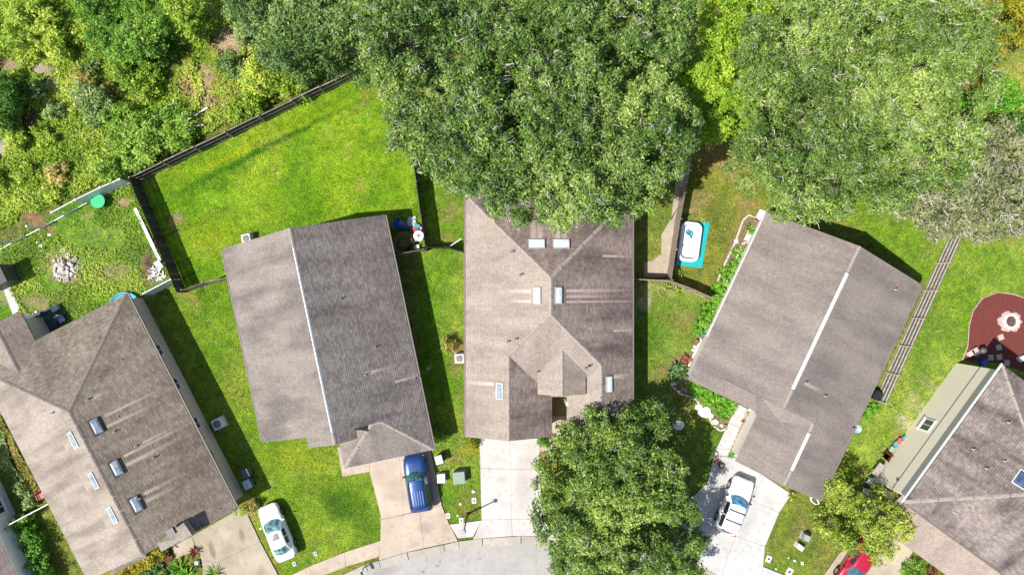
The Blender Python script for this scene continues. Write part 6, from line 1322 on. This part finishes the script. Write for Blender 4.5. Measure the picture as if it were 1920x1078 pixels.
for i, (px, py) in enumerate(((777, 431), (772, 462), (781, 463), (787, 428), (782, 424), (765, 466), (775, 450), (774, 424))):
    c_, nm = cols[i]; t_ = thing('plastic_bucket' if i % 2 else 'storage_crate', at(px, py, .3), nm + (' bucket' if i % 2 else ' crate') + ' in the junk corner behind the house', 'bucket' if i % 2 else 'crate', rr.uniform(0, 3)); q_ = plain('junk', c_, .5)
    if i % 2: MB().lathe((0, 0, 0), [(0, 0), (.13, 0), (.18, .34), (.16, .34), (.12, .03), (0, .03)], q_, 16).build('pail', t_); MB().tube([(-.17, 0, .33), (0, .16, .38), (.17, 0, .33)], .01, M['dgrey'], 4).build('handle', t_)
    else: MB().box((0, 0, .14), (.42, .32, .26), q_, bev=.02).build('body', t_); MB().box((0, 0, .29), (.46, .36, .04), q_, bev=.01).build('lid', t_)

# garden ornaments by the grey house
for i, (px, py, r_, mt, lb_, nm) in enumerate((
        (1322, 772, .62, 'stone_w', 'largest white slab stone at the garden bed edge', 'boulder'), (1311, 763, .32, 'stone_w', 'white stone at the tip of the slab', 'boulder'), (1273, 798, .46, 'stone_w', 'white boulder on the lawn by the shade of the big street tree', 'boulder'),
        (1342, 791, .28, 'stone_w', 'round white stone in the curl of the garden bed', 'boulder'), (1354, 798, .18, 'stone', 'small round stone next to the white one', 'boulder'), (1264, 718, .26, 'stone', 'pale stone at the round end of the garden bed', 'boulder'), (1334, 779, .26, 'stone_w', 'small white stone between slab and plants', 'boulder'),
        (1303, 650, .14, 'stone_w', 'small white stone by the house wall, upper of two', 'boulder'), (1300, 656, .14, 'stone_w', 'small white stone by the house wall, lower of two', 'boulder'), (1381, 452, .2, 'stone_w', 'white stone by the pinkish edging', 'boulder'), (1286, 731, .14, 'con_b', 'orange-tan stone in the front garden bed', 'boulder'), (1273, 734, .12, 'stone_w', 'white stone on the curved edging', 'boulder'))):
    t_ = thing(nm, at(px, py, .15) + Vector((0, 0, .05)), lb_, 'stone'); MB().rock((0, 0, 0), r_, M[mt], i + 20, .55, 9).build('mass', t_)
def pot(px, py, r, c_, label):
    t_ = thing('flower_pot', at(px, py, .3), label, 'pot'); m_ = plain('pot', c_, .6); MB().lathe((0, 0, 0), [(0, 0), (r * .7, 0), (r, r * 1.5), (r * 1.08, r * 1.5), (r * 1.08, r * 1.65), (r * .92, r * 1.65), (r * .9, r * 1.4), (0, r * 1.4)], m_, 18).build('vessel', t_); MB().cyl((0, 0, r * 1.4), r * .88, .01, M['soil'], 16).build('soil', t_)
pot(1319, 632, .24, (.02, .24, .42, 1), 'bright blue pot against the wall of the large grey house'); pot(1306, 641, .2, A(150, 110, 80), 'terracotta pot below the blue pot'); pot(1345, 782, .2, (.03, .03, .035, 1), 'black pot in the curl of the garden bed'); pot(1413, 418, .28, A(178, 140, 110), 'terracotta pot at the corner behind the pool'); pot(1353, 874, .22, (.05, .05, .06, 1), 'dark pot at the top of the white driveway'); pot(1360, 800, .16, A(190, 180, 160), 'small cream pot in the bed by the garden path'); pot(1275, 728, .14, (.05, .04, .04, 1), 'small dark pot by the curved edging')

# red mulch circle, fire pit
cm = P(1893, 603); bp_ = [(1810, 668), (1816, 620), (1822, 585), (1842, 560), (1870, 549), (1895, 551), (1930, 560), (1990, 590), (1990, 720), (1870, 680), (1806, 676)]
bed('mulch_circle', bp_, M['mulch'], .03); edging('stone_edging', 'thin tan edging around the red mulch circle', [(1804, 675), (1814, 650), (1817, 610), (1824, 583), (1842, 559), (1870, 548), (1897, 551), (1925, 560)], M['con_b'], .04, .06, .3)
fp = thing('fire_pit', P(1894, 602), 'ring of pale stones forming a fire pit in the red mulch', 'fire pit')
for k in range(10): a = k * .628; MB().box((.55 * math.cos(a), .55 * math.sin(a), .1), (.24, .32, .18), M['stone_w'], rz=a, bev=.03).build('stone', fp)
MB().cyl((0, 0, .02), .45, .03, plain('charcoal', A(120, 90, 84), .95, .1, .5, 9), 18).build('embers', fp)
ashm = []
for k in range(30): a = k * .2094; q = 1.0 + .08 * math.sin(k * 5.1) + .07 * math.cos(k * 2.3); ashm.append((P(1893, 603).x + q * math.cos(a), P(1893, 603).y + q * .85 * math.sin(a)))
o = MB().prism(ashm, .02, .036, M['ash']).build('ash_ring'); tag(o, 'pale ash strewn around the fire pit', 'ash', kind='stuff')
for i, (px, py) in enumerate(((1876, 632), (1872, 651), (1873, 669), (1857, 670), (1887, 680))): 
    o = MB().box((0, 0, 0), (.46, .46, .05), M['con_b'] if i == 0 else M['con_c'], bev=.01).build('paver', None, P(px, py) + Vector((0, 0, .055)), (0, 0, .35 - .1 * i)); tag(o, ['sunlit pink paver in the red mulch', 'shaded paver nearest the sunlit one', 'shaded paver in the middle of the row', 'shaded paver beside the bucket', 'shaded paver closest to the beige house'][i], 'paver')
t_ = thing('kettle_grill', at(1844, 657, .7), 'dark kettle grill with shiny lid at the edge of the mulch', 'grill'); MB().lathe((0, 0, 0), [(0, .45), (.2, .5), (.28, .66), (.285, .7), (.26, .78), (.15, .88), (0, .9)], M['dgrey'], 20).build('bowl', t_); MB().cyl((0, 0, .89), .03, .05, M['rim'], 8).build('knob', t_)
for k in range(3): a = k * 2.09; MB().tube([(.15 * math.cos(a), .15 * math.sin(a), .5), (.3 * math.cos(a), .3 * math.sin(a), 0)], .015, M['dgrey'], 5).build('leg', t_)
for i, (px, py, c_, lb_) in enumerate(((1832, 664, (.06, .07, .08, 1), 'black crate next to the kettle grill'), (1827, 657, (.45, .33, .28, 1), 'tan box at the mulch edge'), (1820, 662, (.5, .4, .34, 1), 'pale tan box farthest from the grill'), (1845, 679, (.03, .06, .4, 1), 'blue crate in the shade of the beige house'), (1916, 672, (.7, .7, .68, 1), 'white table end beyond the mulch'))):
    t_ = thing('storage_crate', at(px, py, .3), lb_, 'crate', .5); q_ = plain('crate', c_, .6); MB().box((0, 0, .2), (.5, .36, .36), q_, bev=.03).build('body', t_); MB().box((0, 0, .4), (.54, .4, .04), q_, bev=.01).build('lid', t_)

# things stored along the beige-sided house
t_ = thing('wheelbarrow', at(1665, 856, .5), 'rusty orange wheelbarrow tray beside the beige-sided house', 'wheelbarrow', -.75); om = plain('rust_orange', A(168, 76, 36), .6, .3, .2)
MB().add([(-.22, -.2, .3), (.22, -.2, .3), (.22, .2, .3), (-.22, .2, .3), (-.42, -.32, .58), (.42, -.32, .58), (.42, .32, .58), (-.42, .32, .58)], [(0, 1, 2, 3), (0, 4, 5, 1), (1, 5, 6, 2), (2, 6, 7, 3), (3, 7, 4, 0), (3, 2, 1, 0), (1, 5, 4, 0), (2, 6, 5, 1), (3, 7, 6, 2), (0, 4, 7, 3)], om).build('tray', t_)
for s_ in (-1, 1): MB().tube([(-.9, s_ * .28, .55), (0, s_ * .2, .3), (.5, s_ * .04, .2)], .02, M['dgrey'], 6).build('handle', t_)
MB().cyl((.5, -.04, .2), .2, .08, M['tyre'], 18, axis='Y').build('wheel', t_)
def chair(px, py, m_, label, rz): 
    t_ = thing('garden_chair', at(px, py, .5), label, 'chair', rz); MB().box((0, 0, .42), (.52, .5, .04), m_, bev=.015).build('seat', t_); MB().box((0, .27, .72), (.52, .04, .56), m_, rx=-.2, bev=.01).build('backrest', t_)
    for s_ in (-1, 1):
        MB().box((s_ * .27, 0, .62), (.05, .5, .035), m_).build('armrest', t_)
        for y in (-.22, .22): MB().box((s_ * .24, y, .2), (.04, .04, .4), m_).build('leg', t_)
chair(1633, 903, M['white'], 'white garden chair beside the beige house, above the last one', -.7); chair(1625, 923, M['white'], 'white garden chair closest to the small street tree', -.5)
t_ = thing('garden_table', at(1647, 880, .7), 'pale grey oblong table beside the beige-sided house', 'table', .9); MB().box((0, 0, .7), (1.1, .55, .04), plain('tabletop', A(190, 178, 172), .6, .3, .2), bev=.01).build('table_top', t_)
for sx_ in (-1, 1):
    for sy_ in (-1, 1): MB().box((sx_ * .48, sy_ * .22, .34), (.04, .04, .68), M['dgrey']).build('leg', t_)
for i, (px, py, c_, lb_) in enumerate(((1687, 826, (.55, .10, .05, 1), 'orange crate at the end of the stored things'), (1680, 832, (.08, .25, .27, 1), 'teal crate among the stored things'), (1672, 842, (.25, .3, .22, 1), 'dark green crate above the wheelbarrow'), (1640, 912, (.03, .03, .03, 1), 'black crate between the white chairs'), (1695, 822, (.05, .25, .3, 1), 'blue-green watering box nearest the window'))):
    t_ = thing('storage_crate', at(px, py, .3), lb_, 'crate', .9); q_ = plain('crate', c_, .6); MB().box((0, 0, .18), (.42, .3, .32), q_, bev=.03).build('body', t_); MB().box((0, 0, .36), (.46, .34, .04), q_, bev=.01).build('lid', t_)
# black bin at the end of the slatted fence
t_ = thing('compost_bin', at(1646, 742, .8), 'black box at the street end of the slatted fence', 'bin', -.45); MB().box((0, 0, .4), (.6, .7, .78), M['black'], bev=.04).build('body', t_); MB().box((0, 0, .82), (.66, .76, .06), M['black'], bev=.02).build('lid', t_)
bed('gravel_strip', [(1738, 530), (1768, 470), (1774, 474), (1650, 745), (1640, 745)], plain('gravel_brown', A(178, 150, 124), .95, .1, .4, 9, bump=.8), .02)
# small things beside the white-vented house, in its shadow
t_ = thing('stepping_block', P(803, 690), 'small grey block in the shade beside the white-vented house', 'block', .6); MB().box((0, 0, .08), (.3, .3, .16), M['grey'], bev=.02).build('mass', t_)
t_ = thing('garden_arch', at(822, 808, .8), 'thin dark hose hoop beside the white-vented house', 'hoop'); MB().tube([(-.3, .3, .05), (-.1, .7, .8), (.2, .3, 1.2), (.3, -.3, .8), (.25, -.7, .05)], .03, M['black'], 6).build('hoop', t_)
t_ = thing('garden_hose', P(1340, 850), 'coil of dark hose at the top of the white driveway', 'hose'); MB().lathe((0, 0, .12), [(.2, 0), (.25, .05), (.3, 0), (.25, -.05), (.2, 0)], M['dgrey'], 20).build('coil', t_)
t_ = thing('potted_tools', at(1530, 940, .3), 'white coiled hose at the garage corner of the large grey house', 'hose', -.7); MB().lathe((0, 0, .1), [(.16, 0), (.2, .05), (.26, 0), (.2, -.05), (.16, 0)], M['white'], 18, sx=2).build('coil', t_)

grass()
